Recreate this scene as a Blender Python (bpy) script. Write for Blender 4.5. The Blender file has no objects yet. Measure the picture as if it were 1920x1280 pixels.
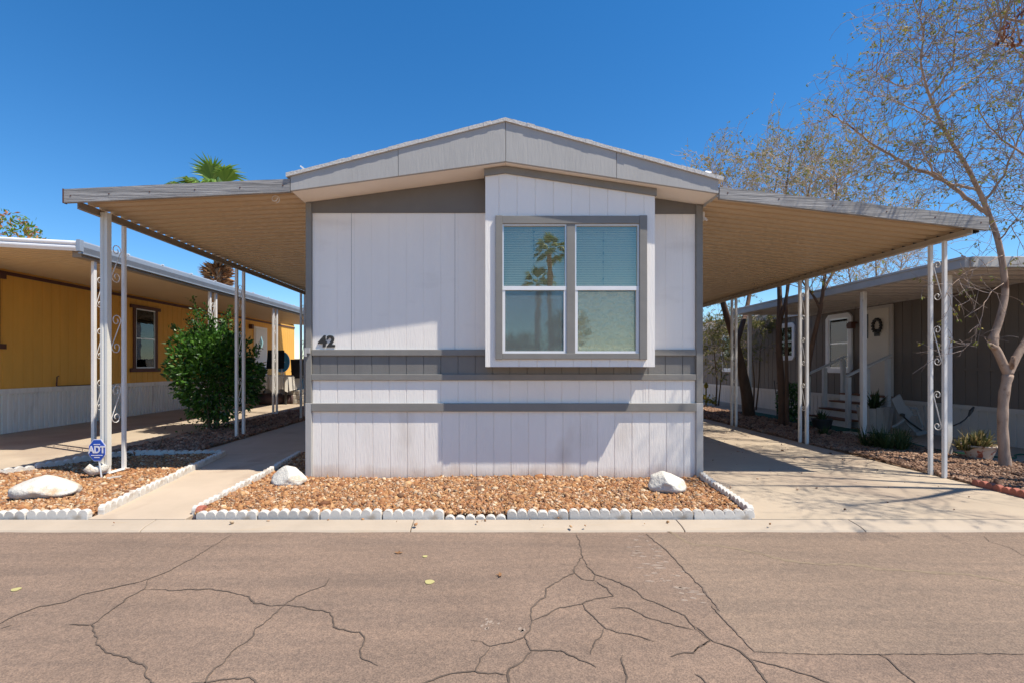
import bpy, math, random
import numpy as np
from mathutils import Vector, Matrix, Quaternion, noise as mnoise

S = bpy.context.scene
COL = S.collection
R = math.radians
rnd = random.Random(7)

# ------------------------------------------------------------------ camera, sky, sun
F, CX, CY, EYE = 907.0, 920.0, 685.0, 1.2          # focal length and vanishing point of the photo in its pixels
cam_d = bpy.data.cameras.new('camera')
cam = bpy.data.objects.new('camera', cam_d); COL.objects.link(cam)
cam.location = (0, 0, EYE); cam.rotation_euler = (R(90), 0, 0)
cam_d.sensor_width = 36; cam_d.lens = F / 1920 * 36
cam_d.shift_x = (960 - CX) / 1920; cam_d.shift_y = (CY - 640) / 1920
cam_d.clip_end = 3000; cam_d.clip_start = 0.05
S.camera = cam

SUN = Vector((2.1, -1.0, 4.16)).normalized()
world = bpy.data.worlds.new('World'); S.world = world; world.use_nodes = True
wn = world.node_tree.nodes; wl = world.node_tree.links
bg = wn['Background']; sky = wn.new('ShaderNodeTexSky'); sky.sky_type = 'NISHITA'
sky.sun_disc = False
sky.sun_elevation = math.asin(SUN.z); sky.sun_rotation = math.atan2(SUN.x, SUN.y)
sky.altitude = 400; sky.air_density = 1.0; sky.dust_density = 0.0; sky.ozone_density = 4.0
clear = wn.new('ShaderNodeHueSaturation'); clear.inputs['Saturation'].default_value = 1.3      # a very clear desert sky
wl.new(sky.outputs[0], clear.inputs['Color']); wl.new(clear.outputs[0], bg.inputs[0]); bg.inputs[1].default_value = 0.12
sl = bpy.data.lights.new('sun', 'SUN'); sun = bpy.data.objects.new('sun', sl); COL.objects.link(sun)
sl.energy = 4.8; sl.angle = R(0.53); sl.color = (1.0, 0.93, 0.80)
sun.rotation_euler = SUN.to_track_quat('Z', 'Y').to_euler()
sun.location = SUN * 60
S.view_settings.view_transform = 'Standard'; S.view_settings.look = 'None'
S.view_settings.exposure = 0.55; S.view_settings.gamma = 1
S.cycles.max_bounces = 10; S.cycles.transparent_max_bounces = 16; S.cycles.diffuse_bounces = 5

# ------------------------------------------------------------------ mapping helpers
def P(px, py, Z):
    return Vector(((px - CX) / F * Z, Z, EYE + (CY - py) / F * Z))
def G(px, py, h=0.0):
    Z = F * (EYE - h) / (py - CY)
    return Vector(((px - CX) / F * Z, Z, h))

# ------------------------------------------------------------------ materials
def mat(name, col=(.5, .5, .5), rough=.7, metal=0.0, var=None, bump=None, spec=.4, dirt=None):
    """var=(scale xyz, amount): tone variation; bump=(scale xyz, strength, distance); dirt=(scale, colour, lo, hi)"""
    m = bpy.data.materials.new(name); m.use_nodes = True
    nt = m.node_tree; n = nt.nodes; l = nt.links; b = n['Principled BSDF']
    b.inputs['Base Color'].default_value = (*col, 1); b.inputs['Roughness'].default_value = rough
    b.inputs['Metallic'].default_value = metal; b.inputs['Specular IOR Level'].default_value = spec
    tc = n.new('ShaderNodeTexCoord')
    out = None
    if var:
        out = tone(nt, tc, col, var[0], var[1])
    if dirt:
        mp = n.new('ShaderNodeMapping'); mp.inputs['Scale'].default_value = dirt[0]
        l.new(tc.outputs['Object'], mp.inputs[0])
        no = n.new('ShaderNodeTexNoise'); no.inputs['Scale'].default_value = 1; no.inputs['Detail'].default_value = 6
        l.new(mp.outputs[0], no.inputs['Vector'])
        mr = n.new('ShaderNodeMapRange'); mr.inputs[1].default_value = dirt[2]; mr.inputs[2].default_value = dirt[3]
        l.new(no.outputs[0], mr.inputs[0])
        mx = n.new('ShaderNodeMix'); mx.data_type = 'RGBA'
        mx.inputs['A'].default_value = (*col, 1); mx.inputs['B'].default_value = (*dirt[1], 1)
        if out: l.new(out, mx.inputs['A'])
        l.new(mr.outputs[0], mx.inputs['Factor']); out = mx.outputs['Result']
    if out: l.new(out, b.inputs['Base Color'])
    if bump:
        mp = n.new('ShaderNodeMapping'); mp.inputs['Scale'].default_value = bump[0]
        l.new(tc.outputs['Object'], mp.inputs[0])
        no = n.new('ShaderNodeTexNoise'); no.inputs['Scale'].default_value = 1; no.inputs['Detail'].default_value = 5
        no.inputs['Roughness'].default_value = .65
        l.new(mp.outputs[0], no.inputs['Vector'])
        bp = n.new('ShaderNodeBump'); bp.inputs['Strength'].default_value = bump[1]; bp.inputs['Distance'].default_value = bump[2]
        l.new(no.outputs[0], bp.inputs['Height']); l.new(bp.outputs[0], b.inputs['Normal'])
    return m

def tone(nt, tc, col, scale, amt):
    n = nt.nodes; l = nt.links
    mp = n.new('ShaderNodeMapping'); mp.inputs['Scale'].default_value = scale
    l.new(tc.outputs['Object'], mp.inputs[0])
    no = n.new('ShaderNodeTexNoise'); no.inputs['Scale'].default_value = 1; no.inputs['Detail'].default_value = 8
    no.inputs['Roughness'].default_value = .6
    l.new(mp.outputs[0], no.inputs['Vector'])
    rp = n.new('ShaderNodeValToRGB')
    rp.color_ramp.elements[0].position = .28; rp.color_ramp.elements[1].position = .72
    rp.color_ramp.elements[0].color = (*[c * (1 - amt) for c in col], 1)
    rp.color_ramp.elements[1].color = (*[min(1, c * (1 + amt)) for c in col], 1)
    l.new(no.outputs[0], rp.inputs[0]); return rp.outputs[0]

def island_mat(name, cols, rough=.8, bump=None, translucent=0.0, spec=.3):
    """a colour ramp picked per loose piece of the mesh (stones, leaves)"""
    m = bpy.data.materials.new(name); m.use_nodes = True
    nt = m.node_tree; n = nt.nodes; l = nt.links; b = n['Principled BSDF']
    g = n.new('ShaderNodeNewGeometry'); rp = n.new('ShaderNodeValToRGB'); rp.color_ramp.interpolation = 'LINEAR'
    e = rp.color_ramp.elements
    while len(e) < len(cols): e.new(0.5)
    for i, c in enumerate(cols):
        e[i].position = i / (len(cols) - 1); e[i].color = (*c, 1)
    l.new(g.outputs['Random Per Island'], rp.inputs[0])
    l.new(rp.outputs[0], b.inputs['Base Color']); b.inputs['Roughness'].default_value = rough
    b.inputs['Specular IOR Level'].default_value = spec
    if translucent:
        t = n.new('ShaderNodeBsdfTranslucent'); l.new(rp.outputs[0], t.inputs[0])
        mx = n.new('ShaderNodeMixShader'); mx.inputs[0].default_value = translucent
        l.new(b.outputs[0], mx.inputs[1]); l.new(t.outputs[0], mx.inputs[2])
        l.new(mx.outputs[0], n['Material Output'].inputs[0])
    return m

M = {}
M['white_siding'] = mat('white_siding', (.84, .785, .725), .6, var=((3, 3, .8), .035), bump=((60, 60, 8), .75, .005), dirt=((1.3, 1.3, 3.5), (.72, .66, .60), .58, .8))
def splash(m, top, colour):
    '''dusty splash stains along the foot of a wall'''
    nt = m.node_tree; n = nt.nodes; l = nt.links; b = n['Principled BSDF']; src = b.inputs['Base Color'].links[0].from_socket
    tc = n.new('ShaderNodeTexCoord'); sp = n.new('ShaderNodeSeparateXYZ'); l.new(tc.outputs['Object'], sp.inputs[0])
    no = n.new('ShaderNodeTexNoise'); no.inputs['Scale'].default_value = 5; no.inputs['Detail'].default_value = 8; l.new(tc.outputs['Object'], no.inputs['Vector'])
    ad = n.new('ShaderNodeMath'); ad.operation = 'MULTIPLY_ADD'; ad.inputs[1].default_value = -top * 1.6; l.new(no.outputs[0], ad.inputs[0]); l.new(sp.outputs[2], ad.inputs[2])
    mr = n.new('ShaderNodeMapRange'); mr.inputs[1].default_value = -top * .8; mr.inputs[2].default_value = top * .2; mr.inputs[3].default_value = .75; mr.inputs[4].default_value = 0
    l.new(ad.outputs[0], mr.inputs[0]); mx = n.new('ShaderNodeMix'); mx.data_type = 'RGBA'; mx.inputs['B'].default_value = (*colour, 1)
    l.new(src, mx.inputs['A']); l.new(mr.outputs[0], mx.inputs['Factor']); l.new(mx.outputs['Result'], b.inputs['Base Color'])
M['white_skirting'] = mat('white_skirting', (.84, .785, .725), .6, var=((3, 3, .8), .05), bump=((60, 60, 8), .8, .005), dirt=((2.5, 2.5, 1.2), (.70, .63, .56), .56, .78))
splash(M['white_skirting'], .13, (.56, .43, .33))
M['bay_white'] = mat('bay_white', (.86, .81, .755), .6, var=((3, 3, .8), .03), bump=((60, 60, 8), .7, .005))
M['grey_trim'] = mat('grey_trim', (.215, .203, .186), .6, var=((6, 6, 6), .08), bump=((12, 12, 60), .3, .003))
M['grey_panel'] = mat('grey_panel', (.180, .170, .158), .6, var=((6, 6, 2), .08), bump=((60, 60, 8), .4, .004))
M['gable_grey'] = mat('gable_grey', (.155, .142, .130), .65, var=((4, 4, 4), .06))  # darker copy of the trim grey, soffit shade partly put into the colour
M['gable_fascia'] = mat('gable_fascia', (.385, .372, .358), .7, var=((4, 4, 1.5), .06), bump=((40, 10, 5), .5, .006))
M['soffit'] = mat('soffit', (.86, .79, .70), .7, var=((2, 2, 2), .04))
M['old_wood'] = mat('old_wood', (.275, .265, .26), .8, var=((2.2, 4, 38), .38), bump=((3, 6, 50), 1.0, .010))
M['shingle'] = mat('shingle', (.52, .50, .48), .9, var=((60, 60, 60), .25), bump=((40, 40, 40), .6, .01))
M['pan_tan'] = mat('pan_tan', (.58, .44, .285), .45, var=((.7, .7, .7), .05))
M['beam_pale'] = mat('beam_pale', (.50, .41, .31), .5, var=((3, 3, 3), .1))
M['beam_tan'] = mat('beam_tan', (.27, .215, .165), .5, var=((3, 3, 3), .1))
M['post_white'] = mat('post_white', (.70, .67, .64), .5, var=((8, 8, 3), .08), dirt=((20, 20, 6), (.42, .38, .33), .64, .8))
M['downspout'] = mat('downspout', (.64, .625, .58), .45, var=((6, 6, 2), .05))
M['metal_white'] = mat('metal_white', (.74, .74, .75), .4, var=((5, 5, 5), .05))
M['galvanised'] = mat('galvanised', (.34, .37, .41), .4, metal=.3, var=((5, 5, 5), .08))
M['awning_grey'] = mat('awning_grey', (.43, .42, .41), .55, var=((4, 4, 4), .1))
M['silver'] = mat('silver', (.72, .73, .74), .35, metal=.35)
M['dark_metal'] = mat('dark_metal', (.03, .028, .026), .5)
M['interior'] = mat('interior', (.10, .10, .10), .9)
M['blind'] = mat('blind', (.88, .87, .83), .6)
M['concrete'] = mat('concrete', (.415, .335, .25), .85, var=((1.1, 1.1, 1.1), .11), bump=((70, 70, 70), .25, .003), dirt=((.9, .9, .9), (.31, .235, .18), .50, .74))
M['concrete_shadow_side'] = mat('walk_concrete', (.47, .375, .285), .85, var=((1.4, 1.4, 1.4), .1), bump=((70, 70, 70), .25, .003), dirt=((2.2, 1.2, 1), (.33, .25, .19), .56, .75))
M['kerb'] = mat('kerb_concrete', (.41, .335, .26), .85, var=((2.5, 2.5, 2.5), .09), bump=((80, 80, 80), .3, .003), dirt=((2, 9, 2), (.40, .31, .22), .6, .78))
M['joint'] = mat('concrete_joint', (.16, .12, .09), .9)
M['dirt'] = mat('dirt', (.26, .16, .10), .95, var=((9, 9, 9), .3), bump=((40, 40, 40), .7, .02))
M['desert'] = mat('desert', (.40, .29, .20), .95, var=((.6, .6, .6), .15))
M['grave_base'] = mat('gravel_base', (.22, .12, .07), .95, var=((60, 60, 60), .4), bump=((60, 60, 60), .8, .02))
M['edge_white'] = mat('edging_white', (.56, .525, .48), .75, var=((14, 14, 14), .07), bump=((50, 50, 50), .5, .004), dirt=((9, 9, 14), (.40, .33, .26), .55, .74))
M['edge_red'] = mat('edging_red', (.36, .12, .08), .85, var=((14, 14, 14), .2), bump=((50, 50, 50), .5, .004))
M['rock_white'] = mat('rock_white', (.60, .565, .505), .8, var=((5, 5, 5), .06), bump=((22, 22, 22), 1.0, .02), dirt=((7, 7, 7), (.50, .36, .23), .56, .70))
M['yellow_wall'] = mat('yellow_wall', (.78, .42, .080), .7, var=((4, 4, 1), .07), bump=((50, 50, 7), .3, .004))
M['brown_trim'] = mat('brown_trim', (.105, .042, .028), .6, var=((8, 8, 8), .1))
M['skirt_white'] = mat('skirt_white', (.86, .82, .76), .6, var=((3, 9, .4), .10), dirt=((3, 5, 1), (.56, .50, .44), .62, .8))
M['grey_home'] = mat('grey_home', (.175, .145, .122), .7, var=((4, 4, 1), .08), bump=((50, 50, 7), .3, .004))
M['skirt_cream'] = mat('skirt_cream', (.56, .51, .46), .65, var=((5, 5, 1), .08))
M['beige_step'] = mat('beige_step', (.50, .45, .38), .8, var=((4, 4, 4), .1))
M['brown_tread'] = mat('brown_tread', (.23, .105, .06), .8, var=((6, 6, 6), .15))
M['grey_rail'] = mat('grey_rail', (.60, .59, .57), .7, var=((8, 8, 8), .08))
M['door_cream'] = mat('door_cream', (.70, .62, .52), .5, var=((2, 2, 2), .03))
M['door_white'] = mat('door_white', (.72, .70, .67), .5)
M['black_cloth'] = mat('black_cloth', (.012, .012, .014), .9)
M['blue_paint'] = mat('blue_paint', (.05, .30, .58), .5)
M['cloth_cream'] = mat('cloth_cream', (.58, .54, .48), .9, var=((5, 5, 5), .1))
M['maroon'] = mat('maroon_cloth', (.075, .045, .042), .9, var=((5, 5, 5), .25))
M['sign_blue'] = mat('sign_blue', (.012, .075, .42), .45)
M['sign_white'] = mat('sign_white', (.70, .68, .72), .5)
M['red_roof'] = mat('far_roof', (.27, .14, .08), .9, var=((6, 6, 20), .2))
M['bark_pale'] = mat('bark_pale', (.36, .26, .20), .9, var=((14, 14, 5), .3), bump=((50, 50, 20), .7, .008), dirt=((7, 7, 4), (.13, .07, .045), .58, .68))
M['bark_dark'] = mat('bark_dark', (.115, .07, .048), .95, var=((14, 14, 4), .3), bump=((30, 30, 8), .8, .01))
M['twig'] = mat('twig', (.27, .205, .175), .8, var=((3, 3, 3), .25))
M['twig_far'] = mat('twig_far', (.36, .28, .22), .8, var=((2, 2, 2), .2))
M['stem'] = mat('stem', (.13, .085, .05), .9)
M['leaf_olive'] = island_mat('leaf_olive', [(.12, .15, .025), (.20, .23, .045), (.32, .30, .06), (.25, .16, .05)], .6, translucent=.35)
M['leaf_yellow'] = island_mat('leaf_yellow', [(.16, .15, .02), (.30, .25, .035), (.42, .31, .05), (.25, .26, .05)], .6, translucent=.4)
M['leaf_weep'] = island_mat('leaf_weep', [(.10, .12, .025), (.19, .19, .04), (.30, .26, .07)], .6, translucent=.35)
M['leaf_dark'] = island_mat('leaf_dark', [(.018, .055, .010), (.035, .10, .015), (.06, .16, .02), (.11, .24, .03)], .38, translucent=.3, spec=.5)
M['leaf_orange'] = island_mat('leaf_orange', [(.06, .15, .02), (.10, .20, .03), (.14, .24, .03), (.18, .22, .04), (.46, .20, .07), (.34, .13, .06)], .6, translucent=.3)
M['palm_leaf'] = island_mat('palm_leaf', [(.07, .16, .02), (.15, .26, .04), (.27, .36, .08)], .45, translucent=.3, spec=.5)
M['palm_dead'] = island_mat('palm_dead', [(.12, .055, .025), (.22, .11, .05), (.34, .20, .10)], .9)
M['palm_trunk'] = mat('palm_trunk', (.36, .235, .145), .95, var=((3, 3, 16), .25), bump=((6, 6, 22), .9, .03))
M['spiky'] = island_mat('spiky_leaf', [(.045, .065, .02), (.10, .11, .035), (.22, .17, .07), (.34, .25, .13)], .7, translucent=.2)
M['grassy'] = island_mat('grassy_leaf', [(.025, .05, .015), (.05, .085, .025), (.09, .11, .04)], .7, translucent=.2)
M['seed'] = island_mat('seed_pods', [(.10, .03, .015), (.22, .07, .03), (.30, .12, .05)], .8)
M['pot'] = mat('pot', (.52, .43, .35), .8, var=((12, 12, 25), .12), dirt=((16, 16, 16), (.34, .09, .05), .56, .62))
M['green_mat'] = mat('green_carpet', (.012, .085, .05), .95)
M['hose'] = mat('hose_green', (.01, .09, .05), .5)
M['planter_wood'] = mat('planter_wood', (.42, .385, .35), .85, var=((18, 18, 2), .2))
M['cast_grey'] = mat('cast_grey', (.30, .29, .275), .6)
M['yellow_paint'] = mat('yellow_paint', (.42, .37, .16), .8)
M['gravel'] = island_mat('gravel', [(c[0]*.88, c[1]*.80, c[2]*.68) for c in [(.10, .045, .028), (.33, .15, .07), (.42, .22, .10), (.24, .11, .06), (.62, .42, .24), (.36, .17, .085), (.47, .27, .13), (.16, .09, .06), (.70, .60, .48), (.40, .21, .12), (.30, .21, .16)]], .75)
M['gravel_brown'] = island_mat('gravel_brown', [(.10, .055, .035), (.20, .11, .07), (.29, .17, .11), (.38, .25, .17), (.16, .09, .06)], .85)

def road_mat(name, col, amt, patch=False):
    m = bpy.data.materials.new(name); m.use_nodes = True
    nt = m.node_tree; n = nt.nodes; l = nt.links; b = n['Principled BSDF']
    tc = n.new('ShaderNodeTexCoord')
    def no(scale, det=4, sx=1, sy=1):
        mp = n.new('ShaderNodeMapping'); mp.inputs['Scale'].default_value = (sx, sy, 1); l.new(tc.outputs['Object'], mp.inputs[0])
        x = n.new('ShaderNodeTexNoise'); x.inputs['Scale'].default_value = scale; x.inputs['Detail'].default_value = det
        x.inputs['Roughness'].default_value = .6; l.new(mp.outputs[0], x.inputs['Vector']); return x.outputs[0]
    def ramp(s, p0, c0, p1, c1):
        r = n.new('ShaderNodeValToRGB'); r.color_ramp.elements[0].position = p0; r.color_ramp.elements[1].position = p1
        r.color_ramp.elements[0].color = (*c0, 1); r.color_ramp.elements[1].color = (*c1, 1); l.new(s, r.inputs[0]); return r.outputs[0]
    def mul(a, bb, f=1.0):
        x = n.new('ShaderNodeMix'); x.data_type = 'RGBA'; x.blend_type = 'MULTIPLY'; x.inputs['Factor'].default_value = f
        l.new(a, x.inputs['A']); l.new(bb, x.inputs['B']); return x.outputs['Result']
    lo = [c * (1 - amt) for c in col]; hi = [c * (1 + amt) for c in col]
    base = ramp(no(1.1, 6), .3, lo, .7, hi)
    streak = ramp(no(1.0, 6, .7, 7), .3, (.83, .84, .86), .72, (1.10, 1.08, 1.06))
    agg = n.new('ShaderNodeTexVoronoi'); agg.inputs['Scale'].default_value = 190; l.new(tc.outputs['Object'], agg.inputs['Vector'])
    sep = n.new('ShaderNodeSeparateColor'); l.new(agg.outputs['Color'], sep.inputs[0])
    speck = ramp(sep.outputs[0], .05, (.76, .76, .77), .95, (1.26, 1.24, 1.20))
    fine = ramp(no(26, 5), .32, (.86, .87, .88), .70, (1.12, 1.10, 1.08))
    c = mul(mul(mul(base, streak), speck), fine)
    l.new(c, b.inputs['Base Color']); b.inputs['Roughness'].default_value = .88; b.inputs['Specular IOR Level'].default_value = .25
    bp = n.new('ShaderNodeBump'); bp.inputs['Strength'].default_value = .3; bp.inputs['Distance'].default_value = .003
    l.new(agg.outputs['Distance'], bp.inputs['Height']); l.new(bp.outputs[0], b.inputs['Normal'])
    return m
M['road'] = road_mat('road_asphalt', (.212, .152, .117), .12)
M['road_patch'] = road_mat('road_patch_asphalt', (.226, .166, .126), .06)
M['crack'] = mat('crack', (.105, .077, .060), .95, var=((9, 9, 9), .35))
M['scuff'] = mat('scuff', (.29, .225, .18), .95)
M['crack_edge'] = mat('crack_edge', (.186, .133, .105), .95, var=((30, 30, 30), .25))
M['seam'] = mat('seam', (.135, .10, .08), .95, var=((9, 9, 9), .35))
M['sediment'] = mat('sediment', (.222, .165, .112), .95, var=((30, 30, 30), .2))

def glass_mat(name, tint, refl, rough=.0, gcol=(.9, .97, 1)):
    m = bpy.data.materials.new(name); m.use_nodes = True
    nt = m.node_tree; n = nt.nodes; l = nt.links
    n.remove(n['Principled BSDF'])
    t = n.new('ShaderNodeBsdfTransparent'); t.inputs[0].default_value = (*tint, 1)
    g = n.new('ShaderNodeBsdfGlossy'); g.inputs['Roughness'].default_value = rough; g.inputs[0].default_value = (*gcol, 1)
    fr = n.new('ShaderNodeLayerWeight'); fr.inputs[0].default_value = .25
    mr = n.new('ShaderNodeMapRange'); mr.inputs[3].default_value = refl; mr.inputs[4].default_value = 1
    l.new(fr.outputs['Fresnel'], mr.inputs[0])
    # faint waviness of old glass
    tc = n.new('ShaderNodeTexCoord'); no = n.new('ShaderNodeTexNoise'); no.inputs['Scale'].default_value = 5
    l.new(tc.outputs['Object'], no.inputs['Vector'])
    bp = n.new('ShaderNodeBump'); bp.inputs['Strength'].default_value = .018; bp.inputs['Distance'].default_value = .02
    l.new(no.outputs[0], bp.inputs['Height']); l.new(bp.outputs[0], g.inputs['Normal'])
    mx = n.new('ShaderNodeMixShader'); l.new(mr.outputs[0], mx.inputs[0])
    l.new(t.outputs[0], mx.inputs[1]); l.new(g.outputs[0], mx.inputs[2]); l.new(mx.outputs[0], n['Material Output'].inputs[0])
    return m
M['glass'] = glass_mat('teal_glass', (1.0, .95, .86), .16, gcol=(.95, .92, .74))
M['glass_low'] = glass_mat('teal_glass_behind_screen', (.24, .46, .48), .17, .03, gcol=(.6, .85, .82))
M['glass_foil'] = glass_mat('glass_over_foil', (.96, .96, .90), .05, .02, gcol=(.9, .9, .8))
M['glass_dark'] = glass_mat('shaded_window_glass', (.42, .45, .46), .05)
M['glass_plain'] = glass_mat('window_glass', (.93, .95, .94), .05)
def screen_mat():
    m = bpy.data.materials.new('insect_screen'); m.use_nodes = True; nt = m.node_tree; n = nt.nodes; l = nt.links
    n.remove(n['Principled BSDF']); d = n.new('ShaderNodeBsdfDiffuse'); d.inputs[0].default_value = (.40, .43, .42, 1); t = n.new('ShaderNodeBsdfTransparent')
    mx = n.new('ShaderNodeMixShader'); mx.inputs[0].default_value = .17
    l.new(t.outputs[0], mx.inputs[1]); l.new(d.outputs[0], mx.inputs[2]); l.new(mx.outputs[0], n['Material Output'].inputs[0]); return m
M['screen'] = screen_mat()
def foil_mat():
    m = mat('foil', (.88, .84, .76), .22, metal=.0, bump=((9, 9, 22), .6, .03), spec=.8)
    return m
M['foil'] = foil_mat()

# ------------------------------------------------------------------ mesh builder
class MB:
    def __init__(s): s.v = []; s.f = []; s.mi = []
    def add(s, vs, fs, mi=0):
        o = len(s.v); s.v.extend(tuple(v) for v in vs)
        for f in fs: s.f.append(tuple(i + o for i in f)); s.mi.append(mi)
        return s
    def box(s, a, b, mi=0):
        (x0, y0, z0), (x1, y1, z1) = a, b
        x0, x1 = min(x0, x1), max(x0, x1); y0, y1 = min(y0, y1), max(y0, y1); z0, z1 = min(z0, z1), max(z0, z1)
        return s.add([(x0,y0,z0),(x1,y0,z0),(x1,y1,z0),(x0,y1,z0),(x0,y0,z1),(x1,y0,z1),(x1,y1,z1),(x0,y1,z1)],
              [(0,3,2,1),(4,5,6,7),(0,1,5,4),(1,2,6,5),(2,3,7,6),(3,0,4,7)], mi)
    def prism(s, poly, d, mi=0):
        """poly: ring of 3-D points, d: extrusion vector"""
        d = Vector(d); n = len(poly); a = [Vector(p) for p in poly]
        nr = Vector((0, 0, 0))
        for i in range(n): nr += a[i].cross(a[(i + 1) % n])
        if nr.dot(d) > 0: a.reverse()
        vs = a + [p + d for p in a]
        fs = [tuple(range(n)), tuple(range(2 * n - 1, n - 1, -1))]
        for i in range(n): j = (i + 1) % n; fs.append((j, i, i + n, j + n))
        return s.add(vs, fs, mi)
    def xz(s, poly, y0, y1, mi=0):
        return s.prism([(x, y0, z) for x, z in poly], (0, y1 - y0, 0), mi)
    def xy(s, poly, z0, z1, mi=0):
        return s.prism([(x, y, z0) for x, y in poly], (0, 0, z1 - z0), mi)
    def yz(s, poly, x0, x1, mi=0):
        return s.prism([(x0, y, z) for y, z in poly], (x1 - x0, 0, 0), mi)
    def tube(s, pts, r, n=6, mi=0, cap=True):
        pts = [Vector(p) for p in pts]; k = len(pts)
        rs = r if isinstance(r, (list, tuple)) else [r] * k
        o = len(s.v); up = None
        for i, p in enumerate(pts):
            t = (pts[min(i + 1, k - 1)] - pts[max(i - 1, 0)])
            if t.length < 1e-9: t = Vector((0, 0, 1))
            t.normalize()
            if up is None:
                up = t.orthogonal().normalized()
            else:
                up = up - t * up.dot(t)
                up = up.normalized() if up.length > 1e-6 else t.orthogonal().normalized()
            w = t.cross(up)
            for j in range(n):
                a = 2 * math.pi * j / n
                s.v.append(tuple(p + (up * math.cos(a) + w * math.sin(a)) * rs[i]))
        for i in range(k - 1):
            for j in range(n):
                j2 = (j + 1) % n
                s.f.append((o + i*n + j, o + i*n + j2, o + (i+1)*n + j2, o + (i+1)*n + j)); s.mi.append(mi)
        if cap and n > 2:
            s.f.append(tuple(o + j for j in range(n - 1, -1, -1))); s.mi.append(mi)
            s.f.append(tuple(o + (k-1)*n + j for j in range(n))); s.mi.append(mi)
        return s
    def bar(s, a, b, w, h, mi=0):
        """rectangular bar from a to b; w across (horizontal), h upright"""
        a, b = Vector(a), Vector(b); t = (b - a).normalized()
        side = t.cross(Vector((0, 0, 1)))
        side = side.normalized() if side.length > 1e-5 else Vector((1, 0, 0))
        up = side.cross(t).normalized()
        ring = [a + side*w/2*i + up*h/2*j for i, j in ((-1,-1),(1,-1),(1,1),(-1,1))]
        return s.prism(ring, b - a, mi)
    def lathe(s, c, prof, n=24, mi=0):
        o = len(s.v)
        for r_, z in prof:
            for j in range(n):
                a = 2*math.pi*j/n; s.v.append((c[0]+r_*math.cos(a), c[1]+r_*math.sin(a), c[2]+z))
        for i in range(len(prof)-1):
            for j in range(n):
                j2 = (j+1) % n
                s.f.append((o+i*n+j, o+i*n+j2, o+(i+1)*n+j2, o+(i+1)*n+j)); s.mi.append(mi)
        return s
    def leaf(s, c, d, up, L, W, mi=0):
        d = Vector(d).normalized(); up = Vector(up); w = d.cross(up)
        w = w.normalized() if w.length > 1e-5 else d.orthogonal()
        c = Vector(c); nrm = w.cross(d)
        o = len(s.v)
        s.v.extend([tuple(c), tuple(c + d*L*.45 + w*W/2 + nrm*W*.12), tuple(c + d*L), tuple(c + d*L*.45 - w*W/2 + nrm*W*.12)])
        s.f.append((o, o+1, o+2, o+3)); s.mi.append(mi); return s
    def build(s, name, mats, parent=None, loc=None, smooth=False, bevel=0):
        root = parent
        while root is not None and root.parent is not None: root = root.parent
        L = Vector(loc) if loc is not None else (root.location.copy() if root is not None else Vector((0, 0, 0)))
        me = bpy.data.meshes.new(name)
        me.from_pydata([(v[0]-L.x, v[1]-L.y, v[2]-L.z) for v in s.v], [], s.f)
        mats = mats if isinstance(mats, (list, tuple)) else [mats]
        for m in mats: me.materials.append(M[m])
        if len(mats) > 1: me.polygons.foreach_set('material_index', s.mi)
        if smooth: me.polygons.foreach_set('use_smooth', [True] * len(me.polygons))
        me.update()
        o = bpy.data.objects.new(name, me); COL.objects.link(o)
        if parent is not None: o.parent = parent
        else: o.location = L
        if bevel:
            b = o.modifiers.new('edge', 'BEVEL'); b.width = bevel; b.segments = 2; b.limit_method = 'ANGLE'; b.angle_limit = R(40)
        return o

def tag(o, label, cat, group=None):
    o['label'] = label; o['category'] = cat
    if group: o['group'] = group
    return o
def thing(name, label, cat, loc, group=None):
    o = bpy.data.objects.new(name, None); COL.objects.link(o); o.location = loc
    o.empty_display_size = .2
    return tag(o, label, cat, group)
def setting(o, kind='structure'):
    o['kind'] = kind; return o

def text_mesh(txt, size, fn, depth=.004, bold=0.0):
    """letters from Blender's own font, as builder geometry: fn maps (u, v, depth) to a point"""
    c = bpy.data.curves.new('t', 'FONT'); c.body = txt; c.size = size; c.align_x = 'CENTER'; c.align_y = 'CENTER'
    c.extrude = depth / 2; c.offset = bold
    o = bpy.data.objects.new('t', c); COL.objects.link(o)
    dg = bpy.context.evaluated_depsgraph_get(); me = bpy.data.meshes.new_from_object(o.evaluated_get(dg))
    vs = [fn(v.co.x, v.co.y, v.co.z) for v in me.vertices]; fs = [tuple(p.vertices) for p in me.polygons]
    bpy.data.objects.remove(o); bpy.data.curves.remove(c); bpy.data.meshes.remove(me)
    return vs, fs

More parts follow.
